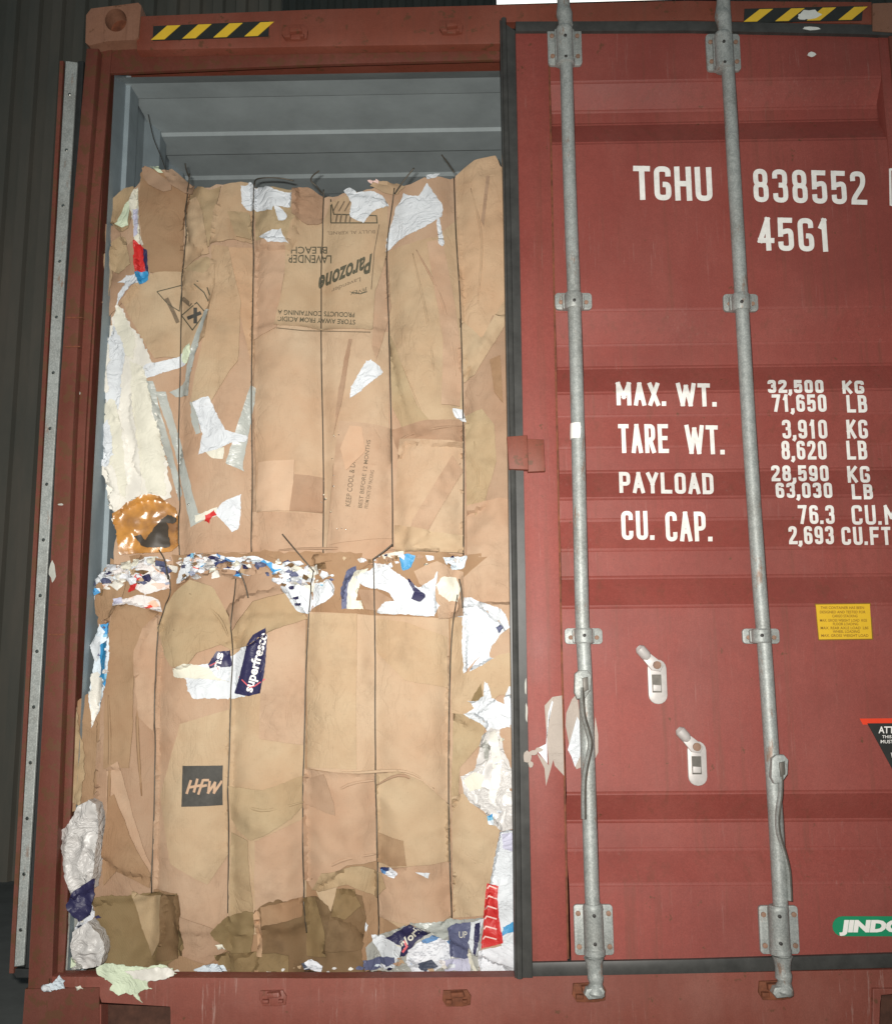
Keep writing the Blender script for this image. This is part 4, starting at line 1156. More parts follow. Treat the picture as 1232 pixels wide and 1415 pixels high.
# printing on the upper bale
def ut(txt, p0, p1, h, layer, m='ink', B=None, **k_):
    B = B or U
    return font_text(txt, p0, p1, h, B.surf(layer), M[m], B.o, name='printing', off=.0009, subdiv=7, **k_)
ut('Parozone', (514, 351), (441, 383), 25, 8, bold=.03, up=(-.12, 1))
ut('Lavender', (498, 383), (458, 399), 6, 8, 'ink_soft', up=(0, 1))
ut('JEVEX', (507, 398), (483, 403), 5, 8)
ut('LAVENDER', (458, 353), (397, 352), 11, 8, bold=.01)
ut('BLEACH', (452, 341), (402, 341), 9.5, 8, bold=.01)
ut('PRODUCTS CONTAINING A', (490, 432), (384, 428), 6.5, 8, bold=.015)
ut('STORE AWAY FROM ACIDIC', (491, 442), (384, 437), 6.5, 8, bold=.015)
ut('BULLY AL KERNEL', (518, 318), (452, 320), 4.5, 8, 'ink_soft')
def uline(B, pts, t, layer, m='ink', name='printing'):
    bm = bmesh.new(); ribbon(bm, resample(pts, 8, 1), t, B.surf(layer), .0010, False)
    return mesh_obj(name, bm, M[m], B.o, 'keep')
uline(U, [(507, 403), (498, 406), (486, 404)], 1.3, 8)
uline(U, [(457, 308), (457, 276), (461, 296), (520, 298), (521, 308), (457, 308)], 1.6, 8)
for x in (464, 470, 477, 483): uline(U, [(x, 307), (x + 2, 296)], 2.4, 8, 'ink_soft')
for i in range(3): uline(U, [(460 + i * 8, 292), (468 + i * 8, 278)], 1.8, 8, 'ink_soft')
uline(U, [(513, 400), (517, 348), (524, 310)], 1.2, 8, 'ink_soft')
uline(U, [(382, 453), (420, 457), (470, 458), (512, 459)], 1.4, 8, 'ink_soft')
# hazard diamonds
uline(U, [(251, 436), (272, 418), (284, 432), (266, 456), (251, 436)], 1.6, 8)
uline(U, [(259, 440), (278, 432)], 5, 8, 'hfw_black'); uline(U, [(270, 425), (270, 447)], 5, 8, 'hfw_black')
uline(U, [(217, 403), (252, 394), (248, 430), (232, 420), (217, 403)], 1.3, 8)
uline(U, [(230, 412), (240, 432), (246, 446)], 5.5, 8, 'ink_soft'); uline(U, [(252, 412), (264, 422)], 6, 8, 'ink_soft')
uline(U, [(268, 392), (282, 404), (288, 416)], 1.6, 8); uline(U, [(272, 388), (286, 396), (290, 408)], 1.6, 8)
# stamp turned on its side
ut('KEEP COOL & DRY', (484, 700), (492, 630), 7, 8, 'ink_soft', bold=.01)
ut('BEST BEFORE 12 MONTHS', (500, 702), (512, 608), 5.5, 8, 'ink_soft', bold=.01)
ut('FROM DATE OF PACKING', (508, 703), (517, 650), 5, 8, 'ink_soft', bold=.01)
# staples
bm = bmesh.new()
for i, (x, y) in enumerate([(447, 665), (461, 672), (447, 684), (450, 690), (462, 603), (468, 601), (466, 731), (472, 730), (478, 732), (457, 708), (459, 634), (461, 657), (444, 694), (261, 697)]):
    p = U.surf(10)(x, y, .001); r = .0032 if i in (1, 2, 3, 13) else .002
    tube(bm, [p + Vector((-r, 0, 0)), p + Vector((0, -r * .8, 0)), p + Vector((r, 0, 0))], [r * .5, r, r * .5], 6)
split_obj('staple', bm, M['shine'], U.o, True)

# crease lines pressed in the board: real thin folded ridges
def crease(B, pts, layer, m, wd=.004, name='crease'):
    bm = bmesh.new(); f = B.surf(layer)
    P = catmull([f(x, y, 0) for x, y in pts], 5); n = len(P)
    tube(bm, P, [wd * math.sin(math.pi * (i + .6) / (n + .6)) + .0006 for i in range(n)], 6, flat=1.0)
    return mesh_obj(name, bm, M[m], B.o, True)
for pts, ly, m in (([(541, 470), (560, 520), (590, 588)], 6, 'tan'), ([(570, 350), (590, 440), (600, 520)], 6, 'tan'), ([(553, 632), (556, 606), (600, 592), (641, 588)], 8, 'pinkd'),
                   ([(645, 520), (670, 480), (696, 440)], 6, 'tan'), ([(560, 740), (600, 690), (636, 640)], 9, 'tan2'), ([(650, 260), (665, 330), (660, 420)], 6, 'orange'),
                   ([(655, 610), (660, 660), (655, 740)], 8, 'olive'), ([(575, 345), (612, 420), (630, 520)], 7, 'streak'),
                   ([(350, 765), (420, 758), (540, 760), (640, 768)], 8, 'pinkd')):
    crease(U, pts, ly, m, .0035)

# wires
def wire(B, pts, yoff=.0, r=.0019, free=False, layer=12):
    bm = bmesh.new()
    if free: P = catmull([W(x, y, B.Y + d) for x, y, d in pts], 6)
    else:
        P = []
        for x, y in [tuple(p) for p in catmull2(pts)]:
            q = W(x, y, B.Y); B.flush(); hs = [B.front(q.x + a, q.z) for a in (0, .004, -.004)]; hs = [h for h in hs if h is not None]; P.append(Vector((q.x, (min(hs) if hs else B.Y) - r * .1, q.z)))
    if not free:
        for _ in range(3):
            for i in range(1, len(P) - 1): P[i].y = min(P[i].y, (P[i - 1].y + P[i + 1].y) / 2) * .6 + .4 * P[i].y
    tube(bm, P, r, 7)
    return mesh_obj('baling_wire', bm, M['wire'], B.o, True)
def catmull2(pts, n=14):
    return [(p.x, p.y) for p in catmull([Vector((x, y, 0)) for x, y in pts], n)]
for wr in UW: wire(U, wr)
for f in ([(445, 268, -.03), (438, 258, -.03), (430, 250, -.04), (432, 243, -.05), (441, 236, -.06)], [(545, 268, -.03), (556, 252, -.05), (572, 232, -.07)], [(627, 238, -.03), (619, 226, -.03), (610, 214, -.03)],
          [(352, 256, -.03), (356, 247, .0), (385, 246, .02), (406, 250, .03)], [(262, 246, -.03), (258, 236, -.02), (256, 226, -.02)], [(232, 242, -.02), (222, 215, .02), (212, 190, .05), (205, 158, .08)]):
    wire(U, f, free=True, r=.0021 if f[0][0] != 232 else .0012)

# ---------- lower bale
LW = [[(228, 790), (230, 815), (218, 880), (216, 1000), (213, 1232)],
      [(326, 800), (322, 900), (319, 1000), (315, 1262)],
      [(433, 790), (426, 850), (421, 1000), (419, 1200), (423, 1290)],
      [(515, 772), (518, 900), (519, 1050), (522, 1200), (522, 1296)],
      [(632, 822), (624, 880), (620, 1000), (620, 1140), (624, 1270)]]
LBo = thing('paper_bale', 'lower cardboard bale with a black square print, resting on the container floor', 'bale', W(420, 1345, .3), group='wire-tied waste paper bales')
Lo = Bale(LBo, .098, LW, 5.0)
lsil = [(150, 770), (240, 765), (400, 762), (560, 764), (760, 768), (770, 1346), (150, 1346), (142, 1310), (118, 1290), (118, 1200), (118, 1080), (122, 980), (140, 940), (136, 880), (128, 820), (134, 800)]
Lo.sheet('baled_cardboard', lsil, 0, M['brown'], crumple=.003, cf=9, torn=3, res=.02, depth=1.05)
cb(Lo, [(104, 1000), (110, 970), (130, 955), (140, 1000), (136, 1120), (112, 1118), (96, 1112), (100, 1060)], 1, 'brown', crumple=.008, cf=12, torn=4)
cb(Lo, [(108, 985), (116, 975), (124, 1050), (120, 1110), (104, 1100)], 5, 'olive', crumple=.006, cf=14, torn=4)
cb(Lo, [(154, 850), (162, 838), (200, 842), (217, 850), (216, 1000), (214, 1235), (133, 1244), (134, 1150), (140, 1050), (147, 930)], 5, 'pinkd', crumple=.0025, cf=6, torn=.8)
cb(Lo, [(158, 840), (175, 833), (217, 846), (202, 872), (190, 930), (188, 1000), (184, 1060), (150, 1060), (150, 930)], 7, 'brown', crumple=.002, torn=.8, seed=4.2)
cb(Lo, [(188, 900), (200, 868), (217, 850), (217, 960), (214, 1010), (196, 990)], 8, 'pink', crumple=.002, torn=.6)
cb(Lo, [(155, 1060), (170, 1050), (190, 1130), (214, 1200), (214, 1210), (180, 1200), (150, 1180)], 7, 'pink', crumple=.002, torn=.6)
cb(Lo, [(158, 1100), (165, 1095), (186, 1150), (212, 1205), (210, 1225), (168, 1200), (150, 1220), (148, 1190)], 8, 'brown', crumple=.002, torn=.6)
cb(Lo, [(216, 850), (320, 860), (318, 1262), (305, 1285), (252, 1285), (250, 1232), (214, 1228)], 5, 'pink', crumple=.0012, torn=.5)
cb(Lo, [(252, 1000), (318, 980), (316, 1180), (290, 1220), (240, 1190), (222, 1100)], 6, 'tan', crumple=.0008, torn=.5)
cb(Lo, [(318, 855), (422, 850), (421, 1290), (316, 1290)], 5, 'tan', crumple=.0012, torn=.5)
cb(Lo, [(365, 880), (422, 850), (421, 1030), (360, 1020)], 6, 'pink', crumple=.0012, torn=.6)
cb(Lo, [(318, 1085), (365, 1090), (422, 1070), (424, 1110), (405, 1130), (372, 1150), (350, 1158), (330, 1145), (321, 1130)], 7, 'olive', crumple=.003, cf=9, torn=1.2)
cb(Lo, [(320, 1150), (345, 1160), (352, 1275), (318, 1275)], 6, 'olive', crumple=.001)
cb(Lo, [(355, 1160), (420, 1130), (420, 1280), (354, 1280)], 6, 'pink', crumple=.0015)
cb(Lo, [(425, 845), (520, 850), (620, 855), (622, 1120), (585, 1080), (545, 1062), (520, 1072), (424, 1062)], 6, 'tan2', crumple=.0008, torn=.4)
cb(Lo, [(424, 848), (494, 848), (494, 1062), (424, 1060)], 7, 'tan', crumple=.0008, torn=.4)
cb(Lo, [(520, 855), (560, 860), (618, 880), (618, 950), (560, 940), (520, 900)], 7, 'tan', crumple=.0015, torn=.8)
cb(Lo, [(420, 1062), (518, 1070), (520, 1190), (480, 1195), (430, 1230), (420, 1215)], 7, 'pink', crumple=.005, cf=7)
cb(Lo, [(424, 1075), (450, 1068), (464, 1110), (465, 1125), (424, 1110)], 8, 'pinkd', crumple=.002)
cb(Lo, [(519, 1070), (550, 1063), (585, 1078), (622, 1115), (622, 1285), (560, 1285), (521, 1265)], 7, 'tan', crumple=.003, cf=6)
cb(Lo, [(521, 1150), (558, 1160), (562, 1195), (540, 1196), (522, 1190)], 8, 'brown', crumple=.002)
cb(Lo, [(521, 1200), (622, 1190), (624, 1265), (600, 1280), (560, 1275), (521, 1270)], 8, 'pink', crumple=.002, cf=9)
cb(Lo, [(430, 1230), (445, 1205), (500, 1196), (528, 1205), (534, 1225), (520, 1240), (480, 1222), (440, 1232)], 11, 'olive', crumple=.005, cf=12)
cb(Lo, [(436, 1232), (466, 1225), (456, 1268), (446, 1262)], 10, 'tan', crumple=.001)
cb(Lo, [(622, 858), (640, 840), (700, 835), (780, 840), (780, 1346), (625, 1300), (622, 1130)], 5, 'pink', crumple=.004, cf=8)
cb(Lo, [(638, 800), (680, 766), (780, 772), (780, 905), (690, 862), (660, 835), (640, 826)], 9, 'pink', crumple=.004, cf=10)
cb(Lo, [(622, 852), (642, 850), (644, 930), (690, 905), (780, 900), (780, 960), (690, 960), (641, 1000), (624, 985)], 7, 'tan', crumple=.003, cf=8)
cb(Lo, [(626, 985), (660, 990), (672, 1000), (662, 1030), (635, 1060), (634, 1100), (623, 1110)], 8, 'olive', crumple=.005, cf=12)
cb(Lo, [(624, 1100), (640, 1095), (665, 1120), (690, 1140), (684, 1175), (668, 1262), (626, 1270)], 9, 'tan', crumple=.002, cf=8, torn=.6)
# big flap at the top
cb(Lo, [(218, 868), (224, 840), (238, 818), (262, 800), (300, 792), (330, 800), (344, 830), (335, 876), (310, 890), (275, 902), (262, 920), (240, 922), (228, 905)], 12, 'olive', crumple=.0025, cf=6, torn=1, lift=.006)
cb(Lo, [(243, 808), (270, 792), (300, 784), (330, 782), (355, 776), (372, 786), (388, 806), (398, 820), (352, 832), (325, 872), (316, 850), (296, 812), (262, 800)], 13, 'pinkd', crumple=.004, cf=9, torn=1, lift=.007)
cb(Lo, [(322, 875), (318, 838), (340, 826), (392, 815), (410, 835), (426, 855), (395, 866), (372, 876), (345, 893), (320, 898), (302, 888)], 12, 'olive', crumple=.0025, cf=8, torn=1, lift=.004)
# print windows
pp_(Lo, [(240, 926), (260, 920), (300, 916), (330, 900), (340, 885), (355, 885), (340, 940), (332, 960), (335, 962), (270, 965), (262, 950), (258, 938), (242, 935)], 10, 'white', crumple=.0015)
pp_(Lo, [(260, 945), (300, 944), (345, 945), (350, 960), (318, 964), (275, 966), (262, 955)], 11, 'white', crumple=.001, torn=2)
pp_(Lo, [(240, 925), (262, 918), (292, 922), (300, 936), (318, 942), (290, 938), (262, 936), (244, 936)], 12, 'cream', crumple=.003)
pp_(Lo, [(289, 918), (300, 900), (318, 898), (320, 920), (302, 922), (292, 924)], 13, 'navy', crumple=.001)
pp_(Lo, [(325, 958), (343, 894), (353, 878), (371, 868), (372, 885), (368, 930), (362, 958), (345, 962)], 13, 'navy', crumple=.001, torn=.5)
ut('superfresco', (348, 957), (370, 876), 12, 13, 'lab_white', Lo, bold=.03)
ut('ns', (303, 925), (309, 903), 11, 13, 'lab_white', Lo, bold=.03)
uline(Lo, [(330, 935), (345, 950), (352, 948), (366, 938)], 1.6, 13, 'pink_ink')
uline(Lo, [(290, 920), (298, 916), (302, 925)], 1.4, 13, 'pink_ink')
# black square with slanted letters
def quad(B, poly, layer, m, name='printing'):
    return B.sheet(name, poly, layer, M[m], crumple=.0001, torn=.15, res=.012, thick=.0005)
quad(Lo, [(256, 1057), (310, 1057), (309, 1112), (255, 1113)], 6.7, 'hfw_black')
sf = Lo.surf(6.7)
bm = bmesh.new()
for i, pth in enumerate(([(264, 1078), (258, 1097)], [(273, 1076), (268, 1095)], [(262, 1088), (279, 1085)], [(281, 1077), (274, 1098)], [(289, 1078), (281, 1078)], [(277, 1087), (286, 1085)], [(290, 1079), (288, 1095), (297, 1082), (296, 1095), (307, 1079)])):
    ribbon(bm, resample(pth, 6, 1), 3.4, sf, .001 + .0001 * i, False)
mesh_obj('printing', bm, M['tape'], Lo.o, 'keep')
# right hand white sheets
pp_(Lo, [(638, 826), (650, 826), (668, 834), (688, 842), (682, 870), (676, 892), (640, 931), (638, 895)], 12, 'white', crumple=.002, cf=14)
pp_(Lo, [(628, 852), (636, 840), (640, 828), (642, 855)], 12, 'white')
pp_(Lo, [(682, 850), (690, 842), (697, 850), (703, 868), (690, 878), (678, 896), (676, 908), (682, 910), (660, 922), (648, 928), (670, 895)], 13, 'white', crumple=.004)
pp_(Lo, [(684, 868), (690, 864), (694, 868), (688, 876)], 15, 'navy_grey')
pp_(Lo, [(668, 940), (673, 944), (678, 965), (700, 975), (710, 990), (704, 1005), (690, 1008), (672, 1010), (664, 1000), (648, 992), (640, 986), (655, 978), (645, 968), (660, 968), (668, 962)], 12, 'white', crumple=.003)
cb(Lo, [(664, 944), (667, 966), (650, 970), (655, 958)], 10, 'dirty_olive')
pp_(Lo, [(695, 965), (702, 948), (712, 950), (716, 1003), (700, 1000)], 12, 'white', crumple=.002)
pp_(Lo, [(662, 1030), (666, 1015), (678, 1005), (690, 1008), (696, 1040), (706, 1062), (724, 1060), (724, 1140), (692, 1146), (670, 1122), (648, 1105), (640, 1090), (636, 1072), (655, 1062)], 12, 'bag', crumple=.011, cf=16)
pp_(Lo, [(676, 1012), (684, 1008), (692, 1050), (690, 1080), (682, 1110), (674, 1100), (680, 1060)], 15, 'plastic', crumple=.006, cf=18)
pp_(Lo, [(664, 1030), (670, 1018), (678, 1030), (672, 1052)], 16, 'grey_film', crumple=.004)
pp_(Lo, [(640, 1078), (655, 1066), (668, 1070), (664, 1088), (648, 1092)], 16, 'cream', crumple=.004)
pp_(Lo, [(672, 1125), (680, 1122), (682, 1138), (674, 1136)], 17, 'news_blue')
pp_(Lo, [(690, 1146), (724, 1142), (728, 1342), (700, 1342), (688, 1280), (676, 1218), (684, 1180)], 12, 'white', crumple=.004, cf=12)
pp_(Lo, [(692, 1150), (708, 1148), (708, 1175), (694, 1170)], 13, 'lilac', crumple=.003)
pp_(Lo, [(694, 1278), (712, 1268), (712, 1282), (692, 1290)], 14, 'blue', crumple=.001)
pp_(Lo, [(672, 1218), (688, 1222), (686, 1240), (688, 1262), (694, 1300), (676, 1306), (662, 1310), (667, 1268)], 15, 'red_print', crumple=.001, torn=.6)
for i in range(6): uline(Lo, [(673 - i * 1.2, 1228 + i * 14), (676 - i * 1.2, 1224 + i * 14), (686, 1228 + i * 14)], 1.8, 15.6, 'pinkpaper')
# magazines along the bottom right
pp_(Lo, [(512, 1345), (505, 1310), (520, 1296), (560, 1276), (600, 1282), (640, 1270), (668, 1265), (664, 1300), (660, 1345)], 10, 'grey_film', crumple=.005, cf=14)
pp_(Lo, [(491, 1261), (497, 1264), (508, 1280), (506, 1292), (498, 1278)], 13, 'white')
pp_(Lo, [(512, 1294), (530, 1294), (556, 1304), (552, 1322), (545, 1338), (530, 1342), (524, 1320), (515, 1304)], 14, 'white', crumple=.004)
pp_(Lo, [(498, 1328), (520, 1325), (545, 1322), (548, 1332), (520, 1342), (504, 1342)], 15, 'navy_grey', crumple=.003)
pp_(Lo, [(531, 1297), (566, 1275), (596, 1288), (575, 1300), (560, 1320), (552, 1322), (555, 1306)], 15, 'navy', crumple=.002)
ut('Worli', (554, 1314), (582, 1286), 10, 16, 'cream', Lo, bold=.03)
uline(Lo, [(558, 1300), (562, 1308), (556, 1316)], 3, 16, 'pink_ink')
pp_(Lo, [(564, 1310), (580, 1300), (598, 1290), (622, 1300), (622, 1330), (600, 1340), (570, 1342), (560, 1328)], 13, 'news', crumple=.006, cf=18)
pp_(Lo, [(566, 1273), (600, 1272), (640, 1270), (630, 1290), (612, 1298), (590, 1284)], 12, 'grey_tape', crumple=.003)
pp_(Lo, [(618, 1282), (630, 1275), (650, 1272), (652, 1300), (646, 1325), (622, 1322)], 15, 'navy_grey', crumple=.002)
ut('UP', (634, 1296), (645, 1296), 9, 15.5, 'cream', Lo)
pp_(Lo, [(650, 1272), (668, 1266), (664, 1285), (658, 1320), (652, 1318), (646, 1300)], 16, 'white', crumple=.002)
pp_(Lo, [(656, 1274), (664, 1270), (660, 1300), (656, 1318), (653, 1314)], 17, 'navy', crumple=.001)
pp_(Lo, [(646, 1300), (650, 1310), (654, 1330), (660, 1344), (650, 1335), (645, 1318)], 17, 'cream', crumple=.001)
pp_(Lo, [(610, 1325), (650, 1322), (650, 1342), (615, 1342)], 14, 'lilac', crumple=.004)
pp_(Lo, [(660, 1312), (720, 1296), (724, 1342), (664, 1342)], 14, 'news', crumple=.005)
pp_(Lo, [(525, 1199), (540, 1197), (550, 1205), (545, 1212), (530, 1206)], 12, 'news')
pp_(Lo, [(574, 1203), (594, 1204), (592, 1212), (584, 1208)], 12, 'white')
# dirt-soaked board along the bottom
cb(Lo, [(133, 1240), (188, 1232), (250, 1230), (254, 1270), (256, 1310), (235, 1334), (150, 1334), (142, 1300)], 9, 'dirty_olive', crumple=.003, cf=9, torn=5)
cb(Lo, [(188, 1228), (215, 1236), (232, 1234), (228, 1290), (212, 1320), (200, 1280)], 11, 'olive', crumple=.002, torn=1)
cb(Lo, [(228, 1232), (252, 1233), (255, 1275), (250, 1320), (218, 1325), (226, 1290)], 11, 'dirty', crumple=.002, torn=1)
cb(Lo, [(254, 1262), (310, 1285), (316, 1310), (290, 1330), (255, 1318)], 8, 'pinkd', crumple=.003)
cb(Lo, [(296, 1284), (312, 1268), (340, 1256), (356, 1258), (350, 1315), (320, 1318), (300, 1295)], 11, 'dirty_olive', crumple=.004, torn=2)
cb(Lo, [(355, 1255), (362, 1255), (365, 1318), (357, 1318)], 14, 'orange', crumple=.0006)
cb(Lo, [(362, 1250), (380, 1244), (418, 1240), (440, 1240), (500, 1300), (505, 1344), (360, 1344)], 9, 'dirty', crumple=.004, cf=9, torn=5)
cb(Lo, [(365, 1248), (420, 1238), (418, 1265), (390, 1270), (366, 1275)], 11, 'brown', crumple=.004, torn=2)
cb(Lo, [(420, 1240), (436, 1240), (450, 1290), (452, 1320), (424, 1322)], 11, 'dirty_olive', crumple=.003)
cb(Lo, [(466, 1228), (500, 1238), (506, 1270), (500, 1310), (450, 1312), (456, 1270)], 10, 'dirty', crumple=.004)
cb(Lo, [(466, 1226), (490, 1228), (500, 1250), (478, 1268), (460, 1262)], 12, 'dirty_olive', crumple=.004)
cb(Lo, [(300, 1316), (350, 1312), (400, 1318), (400, 1344), (320, 1345), (304, 1334)], 13, 'dirty_olive', crumple=.003)
pp_(Lo, [(270, 1338), (290, 1330), (310, 1332), (316, 1340), (296, 1345)], 13, 'news_blue')
pp_(Lo, [(300, 1303), (310, 1302), (314, 1310), (304, 1310)], 14, 'cream')
pp_(Lo, [(416, 1332), (430, 1326), (446, 1334), (444, 1342), (420, 1342)], 15, 'news')
# left edge: white bag and blue printed scraps
LF = Bale(LBo, .030, [], 6.0); LF.D = lambda x, z: .022 * nz(x, z, 9, 2.0) + .012 * ridge(x, z * .6, 20, 1.0) + .004 * ridge(x, z, 55, 4.0)
LF.sheet('plastic_bag', [(83, 1148), (96, 1138), (112, 1112), (126, 1104), (137, 1110), (138, 1150), (134, 1195), (128, 1228), (114, 1232), (104, 1240), (95, 1205), (88, 1175)], 9, M['bag'], crumple=.007, cf=14, res=.005, torn=1, depth=.05)
LF.sheet('plastic_bag', [(104, 1286), (124, 1272), (140, 1288), (148, 1310), (144, 1330), (120, 1336), (104, 1322)], 9, M['bag'], crumple=.006, cf=14, res=.005, torn=1, depth=.05)
LF.flush()
Lo.sheet('plastic_bag', [(92, 1240), (104, 1225), (112, 1232), (112, 1300), (118, 1335), (94, 1340)], 3, M['grey_film'], crumple=.008, cf=12, res=.007)
pp_(LF, [(96, 1248), (108, 1228), (134, 1212), (132, 1240), (128, 1262), (112, 1272), (104, 1262)], 14, 'navy', crumple=.004); LF.flush()
pp_(Lo, [(124, 1240), (134, 1244), (134, 1262), (128, 1272), (112, 1285), (108, 1280), (118, 1262)], 16, 'news', crumple=.004)
pp_(Lo, [(108, 1285), (124, 1270), (140, 1288), (148, 1310), (144, 1328), (120, 1332), (106, 1320)], 14, 'plastic', crumple=.008, cf=14)
pp_(Lo, [(112, 1286), (118, 1282), (116, 1296), (108, 1300)], 18, 'navy'); pp_(Lo, [(128, 1285), (140, 1284), (140, 1292), (130, 1294)], 18, 'blue')
pp_(Lo, [(100, 1322), (108, 1318), (110, 1330), (103, 1334)], 16, 'mint')
pp_(Lo, [(127, 890), (137, 862), (156, 858), (155, 900), (152, 950), (142, 975), (134, 1005), (126, 950), (133, 910)], 8, 'news_blue', crumple=.005)
pp_(Lo, [(142, 890), (152, 886), (151, 940), (142, 936)], 11, 'blue', crumple=.002)
pp_(Lo, [(127, 932), (138, 928), (148, 940), (142, 980), (134, 1004), (130, 970)], 10, 'plastic', crumple=.004)
pp_(Lo, [(126, 892), (134, 878), (142, 880), (140, 905), (136, 915)], 11, 'white', crumple=.004)
cb(Lo, [(130, 830), (135, 800), (160, 795), (176, 800), (170, 825), (158, 850), (142, 858), (132, 848)], 4, 'brown', crumple=.008, cf=14)
# band of loose printed paper on the top edge
pp_(Lo, [(128, 800), (126, 815), (132, 830), (134, 808), (150, 795), (175, 790), (200, 780), (222, 775), (215, 768), (195, 770), (170, 782), (140, 792)], 11, 'white', crumple=.005)
pp_(Lo, [(175, 800), (195, 778), (225, 775), (232, 785), (230, 812), (200, 822), (185, 812)], 12, 'news_red', crumple=.005)
pp_(Lo, [(158, 834), (170, 828), (195, 822), (216, 828), (220, 845), (205, 840), (175, 834), (160, 838)], 13, 'news_red', crumple=.004)
pp_(Lo, [(158, 828), (170, 826), (172, 834), (160, 838)], 14, 'lilac', crumple=.003)
pp_(Lo, [(190, 790), (196, 795), (186, 815), (176, 818)], 15, 'red_print', crumple=.003)
pp_(Lo, [(240, 805), (252, 770), (268, 762), (276, 772), (268, 792), (252, 802)], 13, 'white', crumple=.006)
pp_(Lo, [(262, 795), (272, 770), (300, 764), (316, 772), (340, 778), (335, 790), (300, 786), (280, 790)], 12, 'news', crumple=.006)
pp_(Lo, [(310, 770), (350, 768), (390, 782), (410, 790), (404, 815), (390, 805), (365, 778), (330, 780)], 11, 'news_blue', crumple=.006)
pp_(Lo, [(390, 812), (405, 800), (428, 806), (432, 835), (425, 848), (412, 845)], 13, 'white', crumple=.004)
pp_(Lo, [(386, 795), (402, 780), (420, 788), (418, 802), (404, 806)], 13, 'news', crumple=.006)
pp_(Lo, [(420, 790), (424, 784), (434, 792), (432, 818), (420, 808)], 15, 'cream', crumple=.003)
pp_(Lo, [(432, 806), (446, 806), (456, 802), (464, 815), (455, 828), (440, 836), (430, 842)], 14, 'white', crumple=.004)
for q in ((410, 826), (413, 835), (404, 812)): pp_(Lo, [(q[0] - 4, q[1]), (q[0] + 3, q[1] - 2), (q[0] + 3, q[1] + 2), (q[0] - 3, q[1] + 3)], 15, 'navy')
pp_(Lo, [(472, 842), (472, 815), (480, 790), (492, 782), (492, 792), (484, 805), (482, 842)], 13, 'navy_grey', crumple=.003)
pp_(Lo, [(480, 842), (482, 808), (492, 790), (508, 784), (498, 800), (492, 830), (500, 830), (502, 842)], 14, 'cream', crumple=.004)
pp_(Lo, [(490, 798), (512, 785), (516, 776), (532, 778), (548, 792), (560, 800), (578, 812), (600, 800), (604, 790), (602, 830), (608, 838), (600, 852), (560, 850), (520, 846), (530, 834), (545, 830), (538, 820), (520, 812), (500, 808)], 14, 'white', crumple=.005)
pp_(Lo, [(560, 796), (566, 800), (574, 812), (588, 824), (580, 832), (568, 828), (572, 818)], 17, 'navy', crumple=.003)
pp_(Lo, [(552, 770), (562, 765), (574, 768), (566, 785), (556, 788)], 14, 'blue', crumple=.004)
pp_(Lo, [(525, 765), (558, 762), (556, 770), (530, 772)], 13, 'cream', crumple=.004)
pp_(Lo, [(602, 810), (612, 798), (630, 798), (636, 815), (632, 832), (620, 832), (606, 822)], 13, 'cream', crumple=.006)
pp_(Lo, [(600, 800), (606, 790), (604, 812)], 15, 'white')
pp_(Lo, [(612, 770), (645, 768), (640, 785), (625, 788), (615, 778)], 11, 'news_blue', crumple=.006)
cb(Lo, [(435, 770), (480, 768), (520, 772), (478, 800), (470, 830), (456, 800), (440, 800)], 9, 'brown', crumple=.005)
cb(Lo, [(370, 768), (440, 766), (460, 776), (430, 782), (395, 778)], 10, 'brown', crumple=.005)
cb(Lo, [(495, 815), (520, 815), (542, 828), (528, 845), (505, 842)], 12, 'pinkd', crumple=.003)
cb(Lo, [(572, 790), (604, 776), (640, 790), (640, 852), (606, 856), (600, 815), (580, 808)], 9, 'pink', crumple=.005)
rs = random.Random(5)
cols = ['white', 'news', 'navy', 'news_blue', 'cream', 'news_red', 'bag', 'brown', 'tan', 'news', 'dirty', 'plastic', 'navy_grey', 'pinkd']
TINY = []
def scatter(n, x0, x1, yf, spread, layer0, B=Lo, size=(4, 11)):
    for i in range(n):
        x = rs.uniform(x0, x1); y = yf(x) + rs.uniform(-spread, spread); s_ = rs.uniform(*size); m = 4 + rs.randrange(2)
        a0 = rs.uniform(0, 6.28)
        pl = [(x + s_ * math.cos(a0 + j * 6.283 / m) * rs.uniform(.35, 1.3), y + .7 * s_ * math.sin(a0 + j * 6.283 / m) * rs.uniform(.4, 1.15)) for j in range(m)]
        TINY.append((pl, layer0 + i % 5, rs.choice(cols)))
scatter(46, 245, 345, lambda x: 776, 9, 13, size=(3, 9))
scatter(26, 150, 232, lambda x: 796 - (x - 150) * .15, 14, 13, size=(4, 10))
scatter(20, 380, 470, lambda x: 796, 14, 14, size=(3, 9))
scatter(18, 470, 640, lambda x: 776, 8, 12, size=(3, 9))
scatter(12, 345, 430, lambda x: 780 + (x - 345) * .35, 10, 13, size=(3, 8))
scatter(10, 135, 230, lambda x: 800 - (x - 135) * .2, 12, 13, size=(3, 8))
scatter(8, 440, 640, lambda x: 772, 5, 11, size=(2, 6))
scatter(7, 104, 146, lambda x: 1290, 35, 16, size=(3, 6))
scatter(40, 130, 235, lambda x: 802 - (x - 130) * .2, 18, 14, size=(4, 12))
scatter(40, 250, 450, lambda x: 782 + abs(x - 330) * .12, 13, 14, size=(4, 12))
scatter(26, 150, 500, lambda x: 1340, 5, 16, size=(2, 6))
scatter(10, 505, 650, lambda x: 1330, 10, 17, size=(4, 9))
scatter(5, 140, 154, lambda x: 890, 40, 10, size=(3, 6))
scatter(8, 642, 705, lambda x: 1060, 60, 14, size=(2, 5))
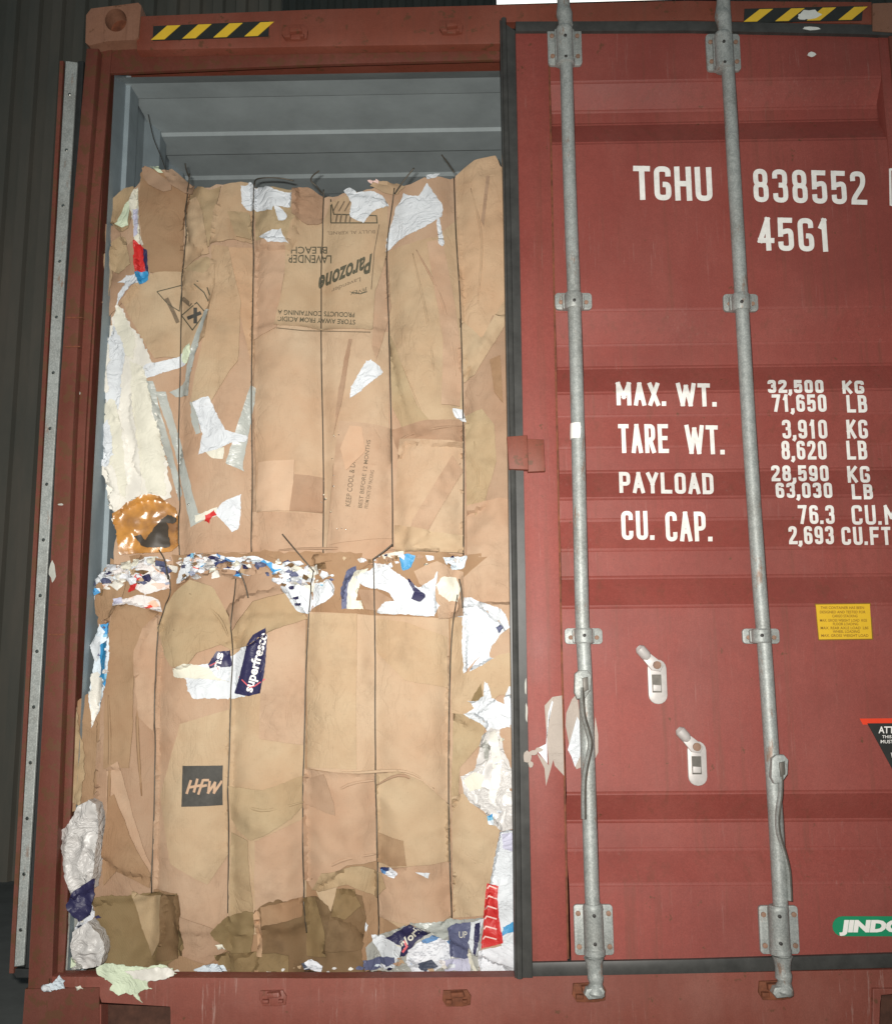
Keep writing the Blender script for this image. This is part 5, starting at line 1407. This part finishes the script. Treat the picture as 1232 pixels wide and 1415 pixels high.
for pts, ly, m in (([(440, 1112), (480, 1085), (520, 1078)], 7, 'pink'), ([(520, 1085), (560, 1072), (620, 1112)], 8, 'pinkd'), ([(430, 1215), (470, 1190), (520, 1180)], 7, 'pink'),
                   ([(240, 870), (262, 915)], 12, 'olive'), ([(262, 820), (300, 850), (316, 880)], 14, 'olive'), ([(318, 1100), (360, 1120), (420, 1108)], 7, 'olive'),
                   ([(150, 960), (152, 1040), (148, 1180)], 7, 'brown'), ([(196, 900), (190, 1000), (196, 1100)], 7, 'brown'), ([(424, 1060), (480, 1068), (560, 1066), (600, 1090)], 7, 'tan2')):
    crease(Lo, pts, ly, m, .004)
Lo.flush(); before = set(C.objects)
for pl, ly, m in TINY: pp_(Lo, pl, ly, m, crumple=.004, cf=30, res=.0045, torn=.4)
Lo.flush(); parts = [o for o in C.objects if o not in before]
bm = bmesh.new(); mats = []
for o in parts:
    m = o.data.materials[0]
    if m not in mats: mats.append(m)
    n0 = len(bm.faces); bm.from_mesh(o.data); bm.faces.ensure_lookup_table()
    for f in bm.faces[n0:]: f.material_index = mats.index(m)
    me = o.data; bpy.data.objects.remove(o); bpy.data.meshes.remove(me)
for v in bm.verts: v.co += Vector((0, 0, 0))
tag(mesh_obj('shredded_paper', bm, mats, LBo, 'keep'), kind='stuff')
for wr in LW: wire(Lo, wr, layer=15)
for f in ([(390, 738, -.09), (410, 762, -.06), (434, 790, -.04)], [(542, 752, -.04), (530, 762, -.04), (515, 773, -.035)], [(330, 788, -.06), (338, 806, -.05), (343, 826, -.05)],
          [(634, 800, -.05), (637, 815, -.05), (639, 840, -.05)], [(220, 760, -.03), (228, 775, -.04), (232, 800, -.045)]):
    wire(Lo, f, free=True)

# ------------------------------------------------------------------ loose scraps on the sill
def loose(label, pieces, Y, group='torn paper scraps lying on the sill'):
    o = thing('torn_paper', label, 'scrap paper', W(*pieces[0][0][0], Y), group)
    B = Bale(o, Y, [], 3.3); B.D = lambda x, z: 0.0
    for poly, ly, m in pieces: B.sheet('paper_fold', poly, ly, M[m], crumple=.005, cf=16, res=.006, thick=.003, torn=1.5)
    B.flush()
loose('crumpled pale green tissue hanging over the sill under the dirty board', [([(135, 1336), (150, 1330), (175, 1334), (205, 1336), (225, 1332), (240, 1336), (246, 1344), (235, 1350), (212, 1352), (206, 1360), (212, 1365), (196, 1368), (192, 1372), (199, 1384), (186, 1372), (176, 1370), (166, 1374), (154, 1366), (158, 1358), (146, 1350), (136, 1345)], 2, 'mint'),
    ([(175, 1340), (200, 1338), (235, 1334), (244, 1342), (230, 1350), (205, 1350), (190, 1350)], 5, 'plastic')], -.008)
loose('small pale blue scrap at the foot of the left post', [([(62, 1362), (74, 1358), (84, 1346), (92, 1354), (92, 1364), (78, 1366)], 1, 'news_blue'), ([(60, 1360), (72, 1360), (76, 1367), (66, 1367)], 3, 'white')], -.008)
loose('tiny cream crumb on the sill beside the left post', [([(106, 1362), (112, 1361), (116, 1366), (108, 1368)], 1, 'cream')], -.008)
